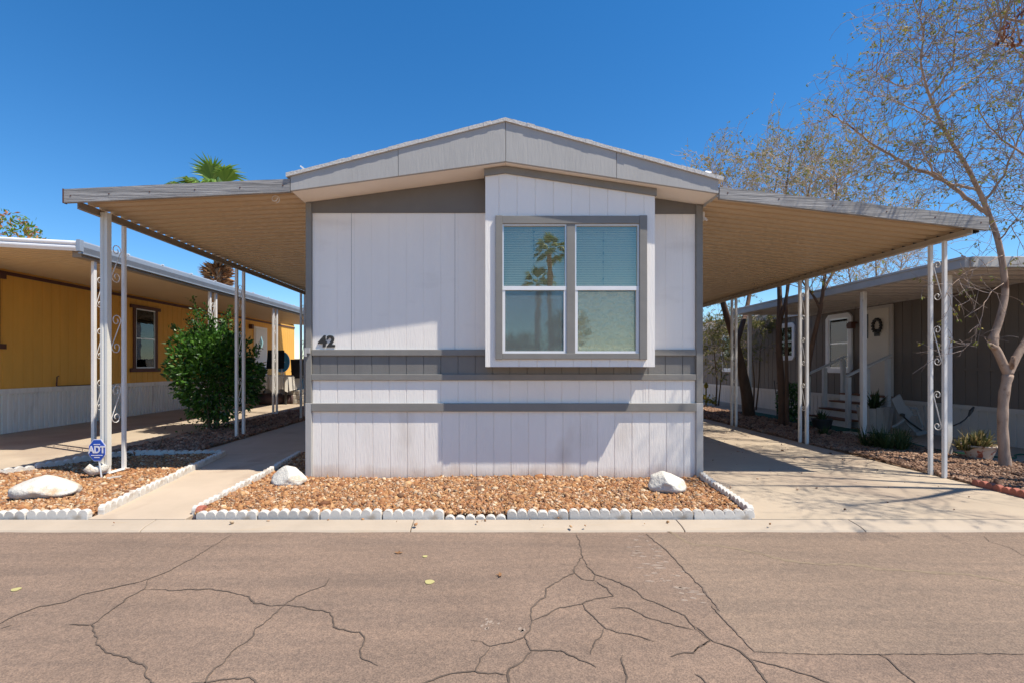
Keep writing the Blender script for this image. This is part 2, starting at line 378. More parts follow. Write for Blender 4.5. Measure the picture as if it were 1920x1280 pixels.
# ------------------------------------------------------------------ ground, road, kerb, slabs
setting(MB().box((-260, -260, -.20), (260, 320, -.14)).build('ground', 'desert'))
RZ = -.04
road_edge = [(-40, 3.60)]
for i in range(161):
    x = -8 + i * .1
    road_edge.append((x, 3.605 + .010 * mnoise.noise((x * 2.3, 3, 0)) + .006 * mnoise.noise((x * 9, 1, 0))))
road_edge.append((40, 3.60))
road = MB().xy([(-40, -5.0)] + [(40, -5.0)] + road_edge[::-1], -.12, RZ).build('road', 'road')
setting(road)
def GR(px, py): return G(px, py, RZ)
def r6(p): return GR(p[0] * .3646, 960 + p[1] * .3646)
def r7(p): return GR(650 + p[0] * .3646, 960 + p[1] * .3646)
def r5(p): return GR(1300 + p[0] * .3437, 840 + p[1] * .3437)
cr6 = [[(1195,112),(1010,225),(880,295),(765,345),(600,385),(440,420),(330,460),(210,485),(90,525),(-60,600)],
 [(765,345),(745,395),(650,440),(600,485),(540,530),(470,580),(490,630),(500,680),(600,735),(745,778),(750,830),(790,890),(800,960)],
 [(470,580),(355,578)],
 [(745,395),(880,403),(1070,392),(1170,408),(1280,435),(1310,468),(1400,480),(1465,475),(1600,497),(1700,515),(1715,590),(1780,608),(1850,615),(1868,650),(1860,740),(1900,775),(1945,790)],
 [(1465,475),(1530,430),(1600,402),(1670,380),(1697,340)],
 [(1465,475),(1400,535),(1315,600),(1300,640),(1215,700),(1140,775),(1080,830),(1030,900)],
 [(960,890),(1130,860),(1280,855),(1360,890)], [(0,600),(60,577)]]
cr7 = [[(1180,112),(1200,165),(1210,230),(1170,280),(1170,310),(1090,350),(1030,390),(1020,435),(950,490),(940,530),(950,560),(940,600),(915,640),(850,665),(740,690),(700,665),(640,660)],
 [(1210,230),(1240,280),(1280,320),(1400,360),(1480,400),(1530,445),(1650,490),(1740,530),(1790,600),(1870,655)],
 [(1170,310),(1210,345),(1270,350),(1280,320)],
 [(1270,350),(1340,390),(1370,430),(1270,445),(1210,470),(1100,490),(1030,530),(950,560)],
 [(1210,470),(1270,540),(1330,600),(1420,620),(1500,635),(1590,665)],
 [(1330,600),(1290,660),(1250,730)],
 [(915,640),(950,710),(1100,712),(1150,735),(1200,760),(1290,795)],
 [(950,710),(910,770),(840,805),(820,900)],
 [(740,690),(700,750),(660,815),(540,830),(440,860),(340,900)],
 [(660,815),(820,835)],
 [(1360,492),(1450,492),(1540,540),(1640,570),(1790,605)],
 [(1870,655),(1780,720),(1660,738)], [(1415,735),(1420,800),(1440,900)], [(1790,830),(1880,900)]]
cr5 = [[(0,970),(100,1045),(250,1110),(310,1150),(420,1300)], [(100,1045),(0,1110)],
 [(310,1150),(450,1180),(600,1230),(800,1300)], [(1015,1120),(1100,1190),(1240,1300)],
 [(1585,480),(1620,510),(1720,540),(1860,620)]]
def strip(mb, pts, w0, w1, jit, z, seed):
    """a thin ragged strip lying on the road along ground points"""
    q = []
    for a, b in zip(pts[:-1], pts[1:]):
        n = max(2, int((b - a).length / .014))
        for k in range(n): q.append(a.lerp(b, k / n))
    q.append(pts[-1]); N = len(q)
    cs = []
    for i, p in enumerate(q):
        t = (q[min(i+1, N-1)] - q[max(i-1, 0)]); t.z = 0
        t = t.normalized() if t.length > 1e-6 else Vector((1, 0, 0))
        nn = Vector((-t.y, t.x, 0))
        off = jit * mnoise.noise((p.x * 14, p.y * 14, seed)) + .6 * jit * mnoise.noise((p.x * 33, p.y * 33, seed)) + .12 * jit * mnoise.noise((p.x * 90, p.y * 90, seed))
        u = i / max(1, N - 1); w = (w0 + (w1 - w0) * abs(mnoise.noise((p.x * 5 + 3, p.y * 5, seed)))) * min(1, .35 + 6 * min(u, 1 - u))
        w *= .75 + .5 * rnd.random()
        c = p + nn * off; cs.append((c + nn * w / 2, c - nn * w / 2))
    o = len(mb.v)
    for l_, r_ in cs:
        mb.v.append((l_.x, l_.y, z)); mb.v.append((r_.x, r_.y, z))
    for i in range(N - 1):
        mb.f.append((o + 2*i, o + 2*i+1, o + 2*i+3, o + 2*i+2)); mb.mi.append(0)
mb = MB(); k = 0
for fn, L in ((r6, cr6), (r7, cr7), (r5, cr5)):
    for pl in L: k += 1; strip(mb, [fn(p) for p in pl], .0055, .013, .013, RZ + .0033, k)
mb.build('crack', 'crack', road)
# the newer asphalt patch at the right, its seam and the silt line on it
seam = [r7(p) for p in ((1540,112),(1640,190),(1740,300),(1830,390),(1920,510))] + [r5(p) for p in ((100,860),(200,970),(330,1110))]
bot = [r5(p) for p in ((600,1122),(1000,1125),(1804,1120))]
poly = [(p.x, p.y) for p in seam + bot] + [(9, bot[-1].y), (9, 3.575), (seam[0].x + .8, 3.575)]
MB().xy(poly, RZ - .003, RZ + .0025).build('patch', 'road_patch', road)
mb = MB(); strip(mb, seam, .005, .012, .012, RZ + .0038, 71); strip(mb, [seam[-1]] + bot + [Vector((9, bot[-1].y, RZ))], .003, .008, .010, RZ + .0038, 72)
mb.build('seam', 'seam', road)
mb = MB(); strip(mb, [r5(p) for p in ((-200,420),(0,530),(130,530),(300,560),(500,610),(700,635),(850,630),(1000,655),(1200,670),(1500,690),(1650,715),(1860,770))], .02, .06, .02, RZ + .0036, 75)
mb.build('silt_line', 'sediment', road)
# pale worn streaks beside the seam, a few scuffs
mb = MB(); r = random.Random(12)
for k in range(46):
    u = r.random(); c = r7((1480 + 330 * u + r.gauss(0, 45), 150 + 330 * u + r.gauss(0, 40)))
    w, h = r.uniform(.006, .03), r.uniform(.004, .012); a0 = r.uniform(0, 3)
    mb.xy([(c.x + w * (1 + .4 * math.sin(2.3*a + a0)) * math.cos(a), c.y + h * (1 + .4 * math.cos(3.1*a + a0)) * math.sin(a)) for a in [i * math.pi / 5 for i in range(10)]], RZ, RZ + .0012)
for k in range(14):
    c = r7((745 + r.gauss(0, 25), 580 + r.gauss(0, 22))) if k < 9 else r7((895 + r.gauss(0, 9), 608 + r.gauss(0, 9))); w = r.uniform(.004, .009)
    mb.xy([(c.x + w * math.cos(a) + .5 * w * math.sin(a), c.y + 1.5 * w * math.sin(a)) for a in [i * math.pi / 4 for i in range(8)]], RZ, RZ + .0012)
setting(mb.build('road_scuffs', 'scuff', road), 'stuff')
for px, py, rr in ((797, 1043, .016), (805, 1091, .027), (30, 1105, .022)):
    c = GR(px, py); mb = MB()
    mb.xy([(c.x + rr * (1 + .15 * math.sin(3*a + px)) * math.cos(a), c.y + rr * math.sin(a)) for a in [i * math.pi / 9 for i in range(18)]], RZ + .002, RZ + .005)
    mb.build('paint_spot', 'yellow_paint', road)

# kerb ribbon: sloped lip from the road up to the slabs
kp = [(3.50, -.13), (3.59, -.062), (3.62, -.030), (3.67, -.016), (3.79, -.002), (3.79, -.13)]
kj = [-40, -6.2, -4.15, -2.62, -.6, 1.45, 2.8, 4.3, 6.4, 40]
mb = MB()
for a, b in zip(kj[:-1], kj[1:]): mb.prism([(a + .003, y, z) for y, z in kp], (b - a - .006, 0, 0))
setting(mb.build('kerb', 'kerb', bevel=.006))
mb = MB()
mb.prism([(-40, y, z) for y, z in [(-5.05, -.13), (-5.05, .03), (-5.2, .06), (-5.35, .06), (-5.35, -.13)]], (80, 0, 0))
setting(mb.build('kerb', 'kerb'))

def slab(name, m, polys):
    mb = MB()
    for p in polys: mb.xy(p, -.15, 0)
    return setting(mb.build(name, m, bevel=.004))
slab('driveway', 'concrete', [
    [(2.05, 3.798), (9.5, 3.798), (9.5, 4.28), (4.86, 4.28), (4.86, 5.02), (2.29, 5.02), (2.10, 3.9)],
    [(2.29, 5.03), (4.86, 5.03), (4.86, 7.6), (2.29, 7.6)], [(2.29, 7.61), (4.86, 7.61), (4.86, 10.4), (2.29, 10.4)],
    [(2.29, 10.41), (4.86, 10.41), (4.86, 13.4), (2.29, 13.4)], [(2.29, 13.41), (4.86, 13.41), (4.86, 21), (2.29, 21)]])
slab('walkway', 'concrete_shadow_side', [
    [(-3.16, 3.798), (-2.40, 3.798), (-2.44, 5.3), (-2.52, 6.0), (-3.48, 6.0)],
    [(-3.48, 6.01), (-2.52, 6.01), (-2.55, 6.62), (-3.62, 6.62)],
    [(-4.08, 6.63), (-2.0, 6.63), (-2.0, 9.2), (-4.08, 9.2)], [(-4.08, 9.21), (-2.0, 9.21), (-2.0, 13), (-4.08, 13)],
    [(-4.08, 13.01), (-2.0, 13.01), (-2.0, 21), (-4.08, 21)]])
slab('parking_slab', 'concrete', [
    [(-8.6, 3.798), (-5.62, 3.798), (-5.32, 5.6), (-5.2, 6.2), (-5.2, 9.3), (-8.6, 9.3)], [(-8.6, 9.31), (-5.2, 9.31), (-5.2, 14), (-8.6, 14)], [(-8.6, 14.01), (-5.2, 14.01), (-5.2, 24), (-8.6, 24)]])
slab('patio_slab', 'concrete', [[(6.22, 5.9), (7.75, 5.9), (7.75, 9.0), (6.22, 9.0)], [(6.22, 9.01), (7.75, 9.01), (7.75, 12.2), (6.22, 12.2)],
                               [(6.1, 12.21), (7.75, 12.21), (7.75, 18), (6.1, 18)], [(4.9, 14.2), (6.09, 14.2), (6.09, 15.1), (4.9, 15.1)]])

# ------------------------------------------------------------------ gravel
def inside(x, y, poly):
    c = np.zeros(len(x), bool); n = len(poly)
    for i in range(n):
        x0, y0 = poly[i]; x1, y1 = poly[(i + 1) % n]
        m = ((y0 > y) != (y1 > y)) & (x < (x1 - x0) * (y - y0) / (y1 - y0 + 1e-12) + x0); c ^= m
    return c
ICO_V = []
ph = (1 + 5 ** .5) / 2
ICO_V = np.array([(-1,ph,0),(1,ph,0),(-1,-ph,0),(1,-ph,0),(0,-1,ph),(0,1,ph),(0,-1,-ph),(0,1,-ph),(ph,0,-1),(ph,0,1),(-ph,0,-1),(-ph,0,1)]) / (1 + ph * ph) ** .5
ICO_F = np.array([(0,11,5),(0,5,1),(0,1,7),(0,7,10),(0,10,11),(1,5,9),(5,11,4),(11,10,2),(10,7,6),(7,1,8),(3,9,4),(3,4,2),(3,2,6),(3,6,8),(3,8,9),(4,9,5),(2,4,11),(6,2,10),(8,6,7),(9,8,1)])
def stones(name, poly, dens, size, z, m, seed, label=None, heap=None, thin=.62):
    g = np.random.default_rng(seed); P_ = np.array(poly)
    x0, y0 = P_.min(0); x1, y1 = P_.max(0); n = int((x1-x0)*(y1-y0)*dens)
    x = g.uniform(x0, x1, n); y = g.uniform(y0, y1, n); k = inside(x, y, poly); x, y = x[k], y[k]; n = len(x)
    s = size * np.exp(g.normal(0, .42, n)) * .5
    sc = np.stack([s * g.uniform(.85, 1.35, n), s * g.uniform(.7, 1.0, n), s * g.uniform(.4, thin, n) * 1.2], 1)
    V = ICO_V[None] * (1 + g.normal(0, .22, (n, 12, 1))) * sc[:, None, :]
    q = g.normal(0, 1, (n, 4)); q[:, 1:3] *= .35; q /= np.linalg.norm(q, axis=1, keepdims=True)
    w, a, b, c = q.T
    Rm = np.stack([np.stack([1-2*(b*b+c*c), 2*(a*b-c*w), 2*(a*c+b*w)], 1), np.stack([2*(a*b+c*w), 1-2*(a*a+c*c), 2*(b*c-a*w)], 1),
                   np.stack([2*(a*c-b*w), 2*(b*c+a*w), 1-2*(a*a+b*b)], 1)], 1)
    V = np.einsum('nij,nkj->nki', Rm, V)
    hz = z + g.uniform(0, .016, n)
    if heap is not None: hz = hz + heap(x, y)
    V[:, :, 0] += x[:, None]; V[:, :, 1] += y[:, None]; V[:, :, 2] += hz[:, None]
    Fc = (ICO_F[None] + 12 * np.arange(n)[:, None, None]).reshape(-1)
    me = bpy.data.meshes.new(name); me.vertices.add(n * 12); me.vertices.foreach_set('co', V.reshape(-1))
    nf = n * 20; me.loops.add(nf * 3); me.loops.foreach_set('vertex_index', Fc)
    me.polygons.add(nf); me.polygons.foreach_set('loop_start', np.arange(nf) * 3)
    me.materials.append(M[m]); me.update(calc_edges=True); me.validate()
    o = bpy.data.objects.new(name, me); COL.objects.link(o); o['kind'] = 'stuff'
    if label: o['label'] = label
    return o
front_bed = [(-2.36, 3.86), (2.07, 3.86), (2.24, 5.22), (-1.99, 5.22), (-1.99, 6.55), (-2.52, 6.55), (-2.42, 5.3)]
left_bed = [(-5.6, 3.86), (-3.20, 3.86), (-3.60, 6.50), (-4.85, 6.42), (-5.08, 5.9), (-5.35, 5.2), (-5.55, 4.4)]
strip_l = [(-5.18, 6.3), (-4.09, 6.62), (-4.09, 13.5), (-5.18, 13.5)]
strip_r = [(4.87, 4.32), (7.6, 4.32), (7.6, 5.88), (6.2, 5.88), (6.2, 14.1), (4.87, 14.1)]
def heap_front(x, y): return .012 * np.sin(x * 2.1 + 1) + .012 * np.cos(y * 3)
for p, m in ((front_bed, 'grave_base'), (left_bed, 'grave_base'), (strip_l, 'dirt'), (strip_r, 'dirt')):
    setting(MB().xy(p, -.15, -.012 if m == 'grave_base' else .004).build('gravel_bed', m))
stones('gravel', front_bed, 6800, .0215, .000, 'gravel', 3, 'tan and rust landscaping gravel in front of the white mobile home', heap_front)
stones('gravel', left_bed, 5600, .0225, .000, 'gravel', 4, 'tan and rust landscaping gravel around the left carport post', lambda x, y: .01 * np.sin(x * 3))
stones('gravel', strip_l, 1300, .04, .02, 'gravel_brown', 5, 'brown gravel strip under the dense green shrub')
stones('gravel', [(4.87, 4.32), (7.6, 4.32), (7.6, 5.88), (6.2, 5.88), (6.2, 8.5), (4.87, 8.5)], 3600, .022, .02, 'gravel_brown', 6, 'brown gravel and leaf litter beside the driveway', lambda x, y: .015 * np.sin(x * 4) * np.cos(y * 3), .5)
stones('gravel', [(4.87, 8.5), (6.2, 8.5), (6.2, 14.1), (4.87, 14.1)], 900, .04, .02, 'gravel_brown', 8, 'reddish brown gravel along the far driveway edge')

stones('gravel', [(-4.4, 3.62), (2.3, 3.62), (2.3, 3.80), (-4.4, 3.80)], 16, .017, -.004, 'gravel', 14, 'stray gravel chips scattered on the pale kerb', None)
stones('gravel', [(2.3, 3.9), (4.8, 3.9), (4.8, 9), (2.3, 9)], 7, .014, .004, 'gravel_brown', 15, 'stray brown chips and leaf litter on the driveway', None)
for px, py, a in ((747, 1038, .4), (940, 1079, 2.0)):
    c = GR(px, py) + Vector((0, 0, .004)); mb = MB()
    for k in range(3): mb.leaf(c, Vector((math.cos(a + k * 1.1), math.sin(a + k * 1.1), .22)), Vector((0, 0, 1)), .035, .018)
    tag(mb.build('dead_leaf', 'palm_dead', loc=c), 'curled dead brown leaf on the asphalt, %s' % ('nearer the kerb beside the yellow spots' if px < 800 else 'right of the yellow spots'), 'leaf', 'dead leaves on the road')
# ------------------------------------------------------------------ scalloped edging blocks
ORD = ['first', 'second', 'third', 'fourth', 'fifth', 'sixth', 'seventh', 'eighth', 'ninth', 'tenth']
def edging(a, b, z, lab, m='edge_white', h=.074, sc=.0835, t=.05, tilt=0, group='white scalloped edging blocks'):
    a, b = Vector((*a, z)), Vector((*b, z)); d = (b - a); L = d.length; d.normalize(); nrm = Vector((-d.y, d.x, 0))
    n = max(1, round(L / sc)); w = L / n
    prof = [(0.002, -.05)]; chip = [rnd.choice((0, 0, 0, -.003, .002, -.008)) for _ in range(n)]
    for i in range(n):
        for k_ in range(7):
            th = math.pi * (1 - k_ / 6)
            u = (i + .5) * w + (w / 2 - .001) * math.cos(th); v = h * .50 + (h * .50 + chip[i]) * math.sin(th) + rnd.uniform(-.0015, .0015)
            if k_ == 0 and i > 0: continue
            prof.append((u, v))
    prof.append((L - .002, -.05))
    mb = MB(); ring = [a + d * u + Vector((0, 0, v)) - nrm * t / 2 for u, v in prof]
    mb.prism(ring, nrm * t)
    o = mb.build('edging_block', m, loc=(a + b) / 2, bevel=.006)
    o.rotation_euler = (rnd.uniform(-.10, .10) * abs(d.x), rnd.uniform(-.016, .016), rnd.uniform(-.02, .02))
    return tag(o, lab, 'edging block', group)
def run(pts, z, lab, seg=.5, h=.074, m='edge_white', first=0, dz=None, group='white scalloped edging blocks', sc=.0835):
    k = first
    for a, b in zip(pts[:-1], pts[1:]):
        a, b = Vector(a), Vector(b); n = max(1, round((b - a).length / seg))
        for i in range(n):
            p, q = a.lerp(b, i / n), a.lerp(b, (i + 1) / n); e = (q - p).normalized() * .003
            edging(p + e, q - e, z + (dz(k) if dz else rnd.uniform(-.006, .004)), lab % ORD[k], m, h, group=group, sc=sc); k += 1
run([(-2.33, 3.835), (2.09, 3.835)], -.008, 'white scalloped edging block, %s from left along front of the middle bed',
    dz=lambda k: (-.045 if k == 4 else rnd.uniform(-.008, .003)))
run([(-2.39, 3.90), (-2.44, 5.3), (-2.55, 6.45)], .0, 'white scalloped edging block, %s from road, walkway side of the middle bed', h=.075)
run([(2.10, 3.90), (2.26, 5.2)], .0, 'white scalloped edging block, %s from the road along the driveway edge of the gravel', h=.07)
run([(-4.66, 3.835), (-3.17, 3.835)], -.01, 'white scalloped edging block, %s from left along front of the left bed', h=.075)
run([(-3.15, 3.90), (-3.58, 6.5)], .0, 'white scalloped edging block, %s from the road along the left bed beside the walkway', h=.076)
run([(-3.62, 6.53), (-4.85, 6.46)], .0, 'white scalloped edging block, %s from the walkway along the back of the left bed', h=.076, seg=.6)
run([(-4.87, 6.42), (-5.1, 5.9), (-5.37, 5.2), (-5.58, 4.4)], .0, 'white scalloped edging block, %s from back along the parking slab side of left bed', h=.08)
run([(4.87, 4.88), (4.855, 4.30)], .0, 'red brick scalloped edging block, %s from the back beside the driveway at right', m='edge_red', seg=.3, h=.07, group='red scalloped edging blocks', sc=.075)
edging((-2.335, 3.862), (-2.350, 3.975), .002, 'unpainted reddish end block at the walkway corner of the middle bed', 'edge_red', h=.07, group=None)

# ------------------------------------------------------------------ white boulders
def boulder(px, py, wpx, hpx, lab, seed, depth=.8, group='white painted boulders'):
    c = G(px, py); s = F / c.y; w = wpx / s / 2; h = hpx / s
    import bmesh
    bm = bmesh.new(); bmesh.ops.create_icosphere(bm, subdivisions=4, radius=1)
    for v in bm.verts:
        p = v.co.copy(); q = p + Vector((seed, 0, 0))
        f = 1 + .30 * mnoise.noise(q * .9) + .10 * mnoise.noise(q * 2.6) + .05 * mnoise.noise(q * 6) + .025 * mnoise.noise(q * 15)
        p *= f
        # broken planes
        for k_ in range(11):
            r_ = random.Random(seed * 31 + k_); nv = Vector((r_.uniform(-1,1), r_.uniform(-1,1), r_.uniform(-.1,1))).normalized(); dd = .60 + .07 * (k_ % 4)
            e = p.dot(nv) - dd
            if e > 0: p -= nv * e * .85
        v.co = Vector((p.x * w, p.y * w * depth, max(-.02, p.z * h * .62 + h * .36)))
    me = bpy.data.meshes.new('boulder'); bm.to_mesh(me); bm.free(); me.materials.append(M['rock_white'])
    for p in me.polygons: p.use_smooth = True
    o = bpy.data.objects.new('boulder', me); COL.objects.link(o); o.location = (c.x, c.y + w * depth * .5, .02)
    return tag(o, lab, 'boulder', group)
boulder(66, 936, 124, 44, 'large low white boulder in the left gravel bed by the yard sign', 3.1, .6)
boulder(536, 911, 66, 36, 'small white boulder on gravel beside left corner of the mobile home', 8.4)
boulder(1258, 924, 78, 36, 'white boulder on gravel under the right end of the mobile home', 5.7)

# ------------------------------------------------------------------ the white mobile home
Y0 = 5.24
def wx(px): return (px - CX) / F * Y0
def wz(py): return EYE + (CY - py) / F * Y0
HX0, HX1 = -1.995, 2.288
home = thing('mobile_home', 'white and grey single wide mobile home with front bay window and number 42', 'mobile home', (.15, Y0, 0))
def zs(x):            # underside of gable fascia and soffit
    return 3.25 - (.15 - x) * .1365 if x < .15 else 3.25 - (x - .15) * .150
def zt(x):            # top of the gable fascia
    return 3.645 - (.15 - x) * .2545 if x < .15 else 3.645 - (x - .15) * .274
FY = 4.86
# core walls (behind the boards); opening behind the bay
mb = MB()
mb.box((-1.975, 5.262, .02), (0.0, 5.32, 2.94)); mb.box((1.64, 5.262, .02), (2.268, 5.32, 2.92))
mb.box((0.0, 5.262, .02), (1.64, 5.32, 1.24)); mb.box((0.0, 5.262, 2.74), (1.64, 5.32, 3.02))
mb.build('front_wall', 'white_siding', home)
def grooved(mb, x0, x1, z0, z1, y, pitch=.187, gw=.010, gd=.006, th=.02, start=None, ztop=None, mi=0):
    """siding sheet facing -Y with vertical grooves"""
    xs = []; x = (x0 + .14 if start is None else start)
    pts = [(x0, y)]
    while x < x1 - gw:
        if x > x0 + .01: pts += [(x - gw/2, y), (x - gw/2 + .002, y + gd), (x + gw/2 - .002, y + gd), (x + gw/2, y)]
        x += pitch
    pts.append((x1, y)); n = len(pts); o = len(mb.v)
    f = ztop if ztop else (lambda q: z1)
    for a, b in pts: mb.v.append((a, b, z0)); mb.v.append((a, b, f(a)))
    for i in range(n - 1): mb.f.append((o+2*i, o+2*i+2, o+2*i+3, o+2*i+1)); mb.mi.append(mi)
    return mb
def grooved_x(mb, y0, y1, z0, z1, x, sgn, pitch=.2, gw=.012, gd=.008, mi=0):
    """siding sheet in a plane of constant X; sgn = direction it faces"""
    pts = [(y0, x)]; y = y0 + .1
    while y < y1 - gw:
        pts += [(y - gw/2, x), (y - gw/2 + .002, x - sgn*gd), (y + gw/2 - .002, x - sgn*gd), (y + gw/2, x)]; y += pitch
    pts.append((y1, x)); o = len(mb.v)
    for a, b in pts: mb.v.append((b, a, z0)); mb.v.append((b, a, z1))
    for i in range(len(pts) - 1):
        q = (o+2*i, o+2*i+2, o+2*i+3, o+2*i+1); mb.f.append(q if sgn < 0 else q[::-1]); mb.mi.append(mi)
    return mb
gp, gs = .187, wx(600)
grooved(MB(), -1.93, -.02, 1.37, 2.846, Y0, gp, .006, .003, start=gs).build('upper_siding', 'white_siding', home)
grooved(MB(), 1.66, 2.215, 1.37, 2.835, Y0, gp, .006, .003, start=gs).build('upper_siding', 'white_siding', home)
mb = MB()
for px in (659, 853): MB().box((wx(px) - .0014, Y0 - .0012, 1.375), (wx(px) + .0014, Y0 + .003, 2.845)).build('sheet_seam', 'gable_grey', home)
mb = MB(); grooved(mb, -1.93, 2.215, 1.10, 1.315, Y0, gp, start=gs); mb.build('grey_siding_band', 'grey_panel', home)
mb = MB(); grooved(mb, -1.93, 2.215, .79, 1.05, Y0, gp, start=gs); grooved(mb, wx(1206), wx(1224), .79, 1.05, Y0 - .002, .036, start=wx(1210))
mb.build('lower_siding', 'white_siding', home)
mb = MB(); grooved(mb, -1.93, 2.215, -.05, .715, Y0 - .004, gp, start=gs + .012); mb.build('skirting', 'white_skirting', home)
for z0, z1, yy in ((1.308, 1.374, 5.216), (1.043, 1.108, 5.214), (.708, .796, 5.205)):
    MB().box((-1.932, yy, z0), (2.216, 5.243, z1)).build('trim_board', 'grey_trim', home, bevel=.004)
# corner boards: grey above, lighter painted below
for x0, x1 in ((HX0, -1.934), (2.218, HX1)):
    MB().box((x0, 5.212, .80), (x1, 5.30, zs(x0) - .002 if x0 < 0 else zs(x1) - .002)).build('corner_board', 'grey_trim', home, bevel=.004)
    MB().box((x0 - .002, 5.208, -.04), (x1 + .002, 5.30, .798)).build('corner_board', 'gable_fascia', home, bevel=.004)
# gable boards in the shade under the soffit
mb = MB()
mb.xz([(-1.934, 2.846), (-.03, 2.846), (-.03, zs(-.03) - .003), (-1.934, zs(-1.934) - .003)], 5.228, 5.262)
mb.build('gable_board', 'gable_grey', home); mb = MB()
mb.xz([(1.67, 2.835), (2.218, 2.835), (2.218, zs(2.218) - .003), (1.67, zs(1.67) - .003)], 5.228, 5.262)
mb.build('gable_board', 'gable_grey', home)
# side and rear walls
mb = MB(); grooved_x(mb, 5.30, 21, -.05, 2.98, HX0 + .01, -1); grooved_x(mb, 5.30, 21, -.05, 2.98, HX1 - .01, 1)
mb.box((HX0 + .02, 20.95, -.05), (HX1 - .02, 21, 2.98))
mb.build('side_wall', 'white_siding', home)
mb = MB(); mb.box((-1.97, 6.6, .1), (2.26, 6.65, 2.9)); mb.box((-.01, 5.33, .6), (-.06, 6.6, 2.9)); mb.box((1.65, 5.33, .6), (1.70, 6.6, 2.9))
mb.box((-.05, 5.33, .62), (1.7, 6.6, .66)); mb.box((-.05, 5.01, 2.95), (1.7, 6.6, 2.99))
mb.build('room_lining', 'interior', home)
# soffit, fascia boards, roof
mb = MB()
mb.xz([(-2.01, zs(-2.01)), (.15, zs(.15)), (.15, zs(.15) + .02), (-2.01, zs(-2.01) + .02)], FY + .032, 5.30)
mb.xz([(.15, zs(.15)), (2.29, zs(2.29)), (2.29, zs(2.29) + .02), (.15, zs(.15) + .02)], FY + .032, 5.30)
mb.build('soffit', 'soffit', home)
for a, b in ((-2.012, -.932), (-.928, .148), (.152, 1.262), (1.266, 2.292)):
    MB().xz([(a, zs(a) - .004), (b, zs(b) - .004), (b, zt(b)), (a, zt(a))], FY + rnd.uniform(-.003, .002), FY + .03).build('fascia_board', 'gable_fascia', home, bevel=.003)
mb = MB()
for a, b in ((-2.05, .15), (.15, 2.33)):
    n = 30
    for i in range(n):
        u0, u1 = a + (b - a) * i / n, a + (b - a) * (i + 1) / n
        j = .002 * rnd.uniform(-1, 1); hh = .036 + rnd.uniform(-.004, .005)
        mb.xz([(u0, zt(u0)), (u1, zt(u1)), (u1, zt(u1) + hh), (u0, zt(u0) + hh)], FY - .020 + j, 21.2)
rf = mb.build('roof', 'shingle', home)
for x0, x1, z1 in ((-2.016, -1.998, 3.09), (2.29, 2.298, 3.05)):
    MB().box((x0, FY + .034, 2.957 if x0 < 0 else 2.898), (x1, 21, z1)).build('eave_board', 'gable_fascia', home)  # added to close the eave gaps where sun leaked past the carport sheet
mb = MB(); p = P(1320, 326, 5.2)
mb.prism([p + Vector((-.06, 0, -.06)), p + Vector((.0, 0, -.07)), p + Vector((.10, .03, .03)), p + Vector((.035, .03, .045))], (0, .02, 0)); mb.tube([p + Vector((-.01, .02, -.12)), p + Vector((0, .02, 0))], .012)
mb.build('roof_vent', 'metal_white', rf)
mb = MB(); p = P(577, 320, 5.1); mb.bar(p + Vector((.03, 0, -.04)), p + Vector((-.075, 0, .045)), .02, .014); mb.build('roof_strap', 'metal_white', rf)
# numbers 42
vs, fs = text_mesh('42', .165, lambda u, v, w: (wx(613) + u * 1.08, Y0 - .008 + w, wz(641) + v), .012, .006)
MB().add(vs, fs).build('house_number', 'dark_metal', home)
mb = MB(); mb.box((wx(579) - .03, 5.19, wz(662)), (wx(579) + .028, 5.211, wz(652))); mb.box((wx(579) - .03, 5.19, wz(668)), (wx(579) - .005, 5.211, wz(662))); mb.build('hose_bracket', 'gable_fascia', home)
mb = MB(); mb.box((2.29, 5.23, wz(414)), (2.315, 5.30, wz(398))); mb.tube([(2.305, 5.22, wz(410)), (2.32, 5.19, wz(416))], .012); mb.build('light_fitting', 'post_white', home)

# bay window
BY = 4.99
def bx(px): return (px - CX) / F * BY
def bz(py): return EYE + (CY - py) / F * BY
BX0, BX1, BZ0 = -.055, 1.694, 1.188
def btop(x): return zs(x) - .004
WX0, WX1, WZ0, WZ1 = .121, 1.529, 1.327, 2.652
mb = MB()
ff = lambda x: btop(x)
grooved(mb, BX0, BX1, WZ1 + .06, 3, BY, gp, .008, .006, start=BX0 + .14, ztop=ff)
grooved(mb, BX0, WX0 - .02, BZ0, 2.712, BY, gp, start=5); grooved(mb, WX1 + .02, BX1, BZ0, 2.712, BY, gp, start=5)
grooved(mb, WX0 - .02, WX1 + .02, BZ0, WZ0 - .02, BY, gp, start=BX0 + .16)
# shell: sides, floor, roof and a backing round the opening
for a, b in ((BX0, BX0 + .05), (BX1 - .05, BX1)):
    mb.xz([(a, BZ0), (b, BZ0), (b, btop(b)), (a, btop(a))], BY + .012, 5.262)
mb.box((BX0 + .05, BY + .012, BZ0), (BX1 - .05, 5.262, BZ0 + .05))
bay = mb.build('bay_window', 'bay_white', home)
mb = MB()
for a, b in ((BX0 - .012, .15), (.15, BX1 + .012)):
    mb.xz([(a, btop(a) - .072), (b, btop(b) - .072), (b, btop(b)), (a, btop(a))], BY - .022, BY - .002)
mb.xz([(BX0 - .012, btop(BX0) - .072), (BX0 - .002, btop(BX0) - .072), (BX0 - .002, btop(BX0)), (BX0 - .012, btop(BX0))], BY - .001, 5.226)
mb.xz([(BX1 + .002, btop(BX1) - .072), (BX1 + .012, btop(BX1) - .072), (BX1 + .012, btop(BX1)), (BX1 + .002, btop(BX1))], BY - .001, 5.226)
mb.build('bay_trim', 'grey_trim', bay)
mb = MB(); MX0, MX1 = .781, .869
mb.box((.050, 4.962, 1.262), (WX0, 4.995, 2.738)); mb.box((WX1, 4.962, 1.262), (1.607, 4.995, 2.738))
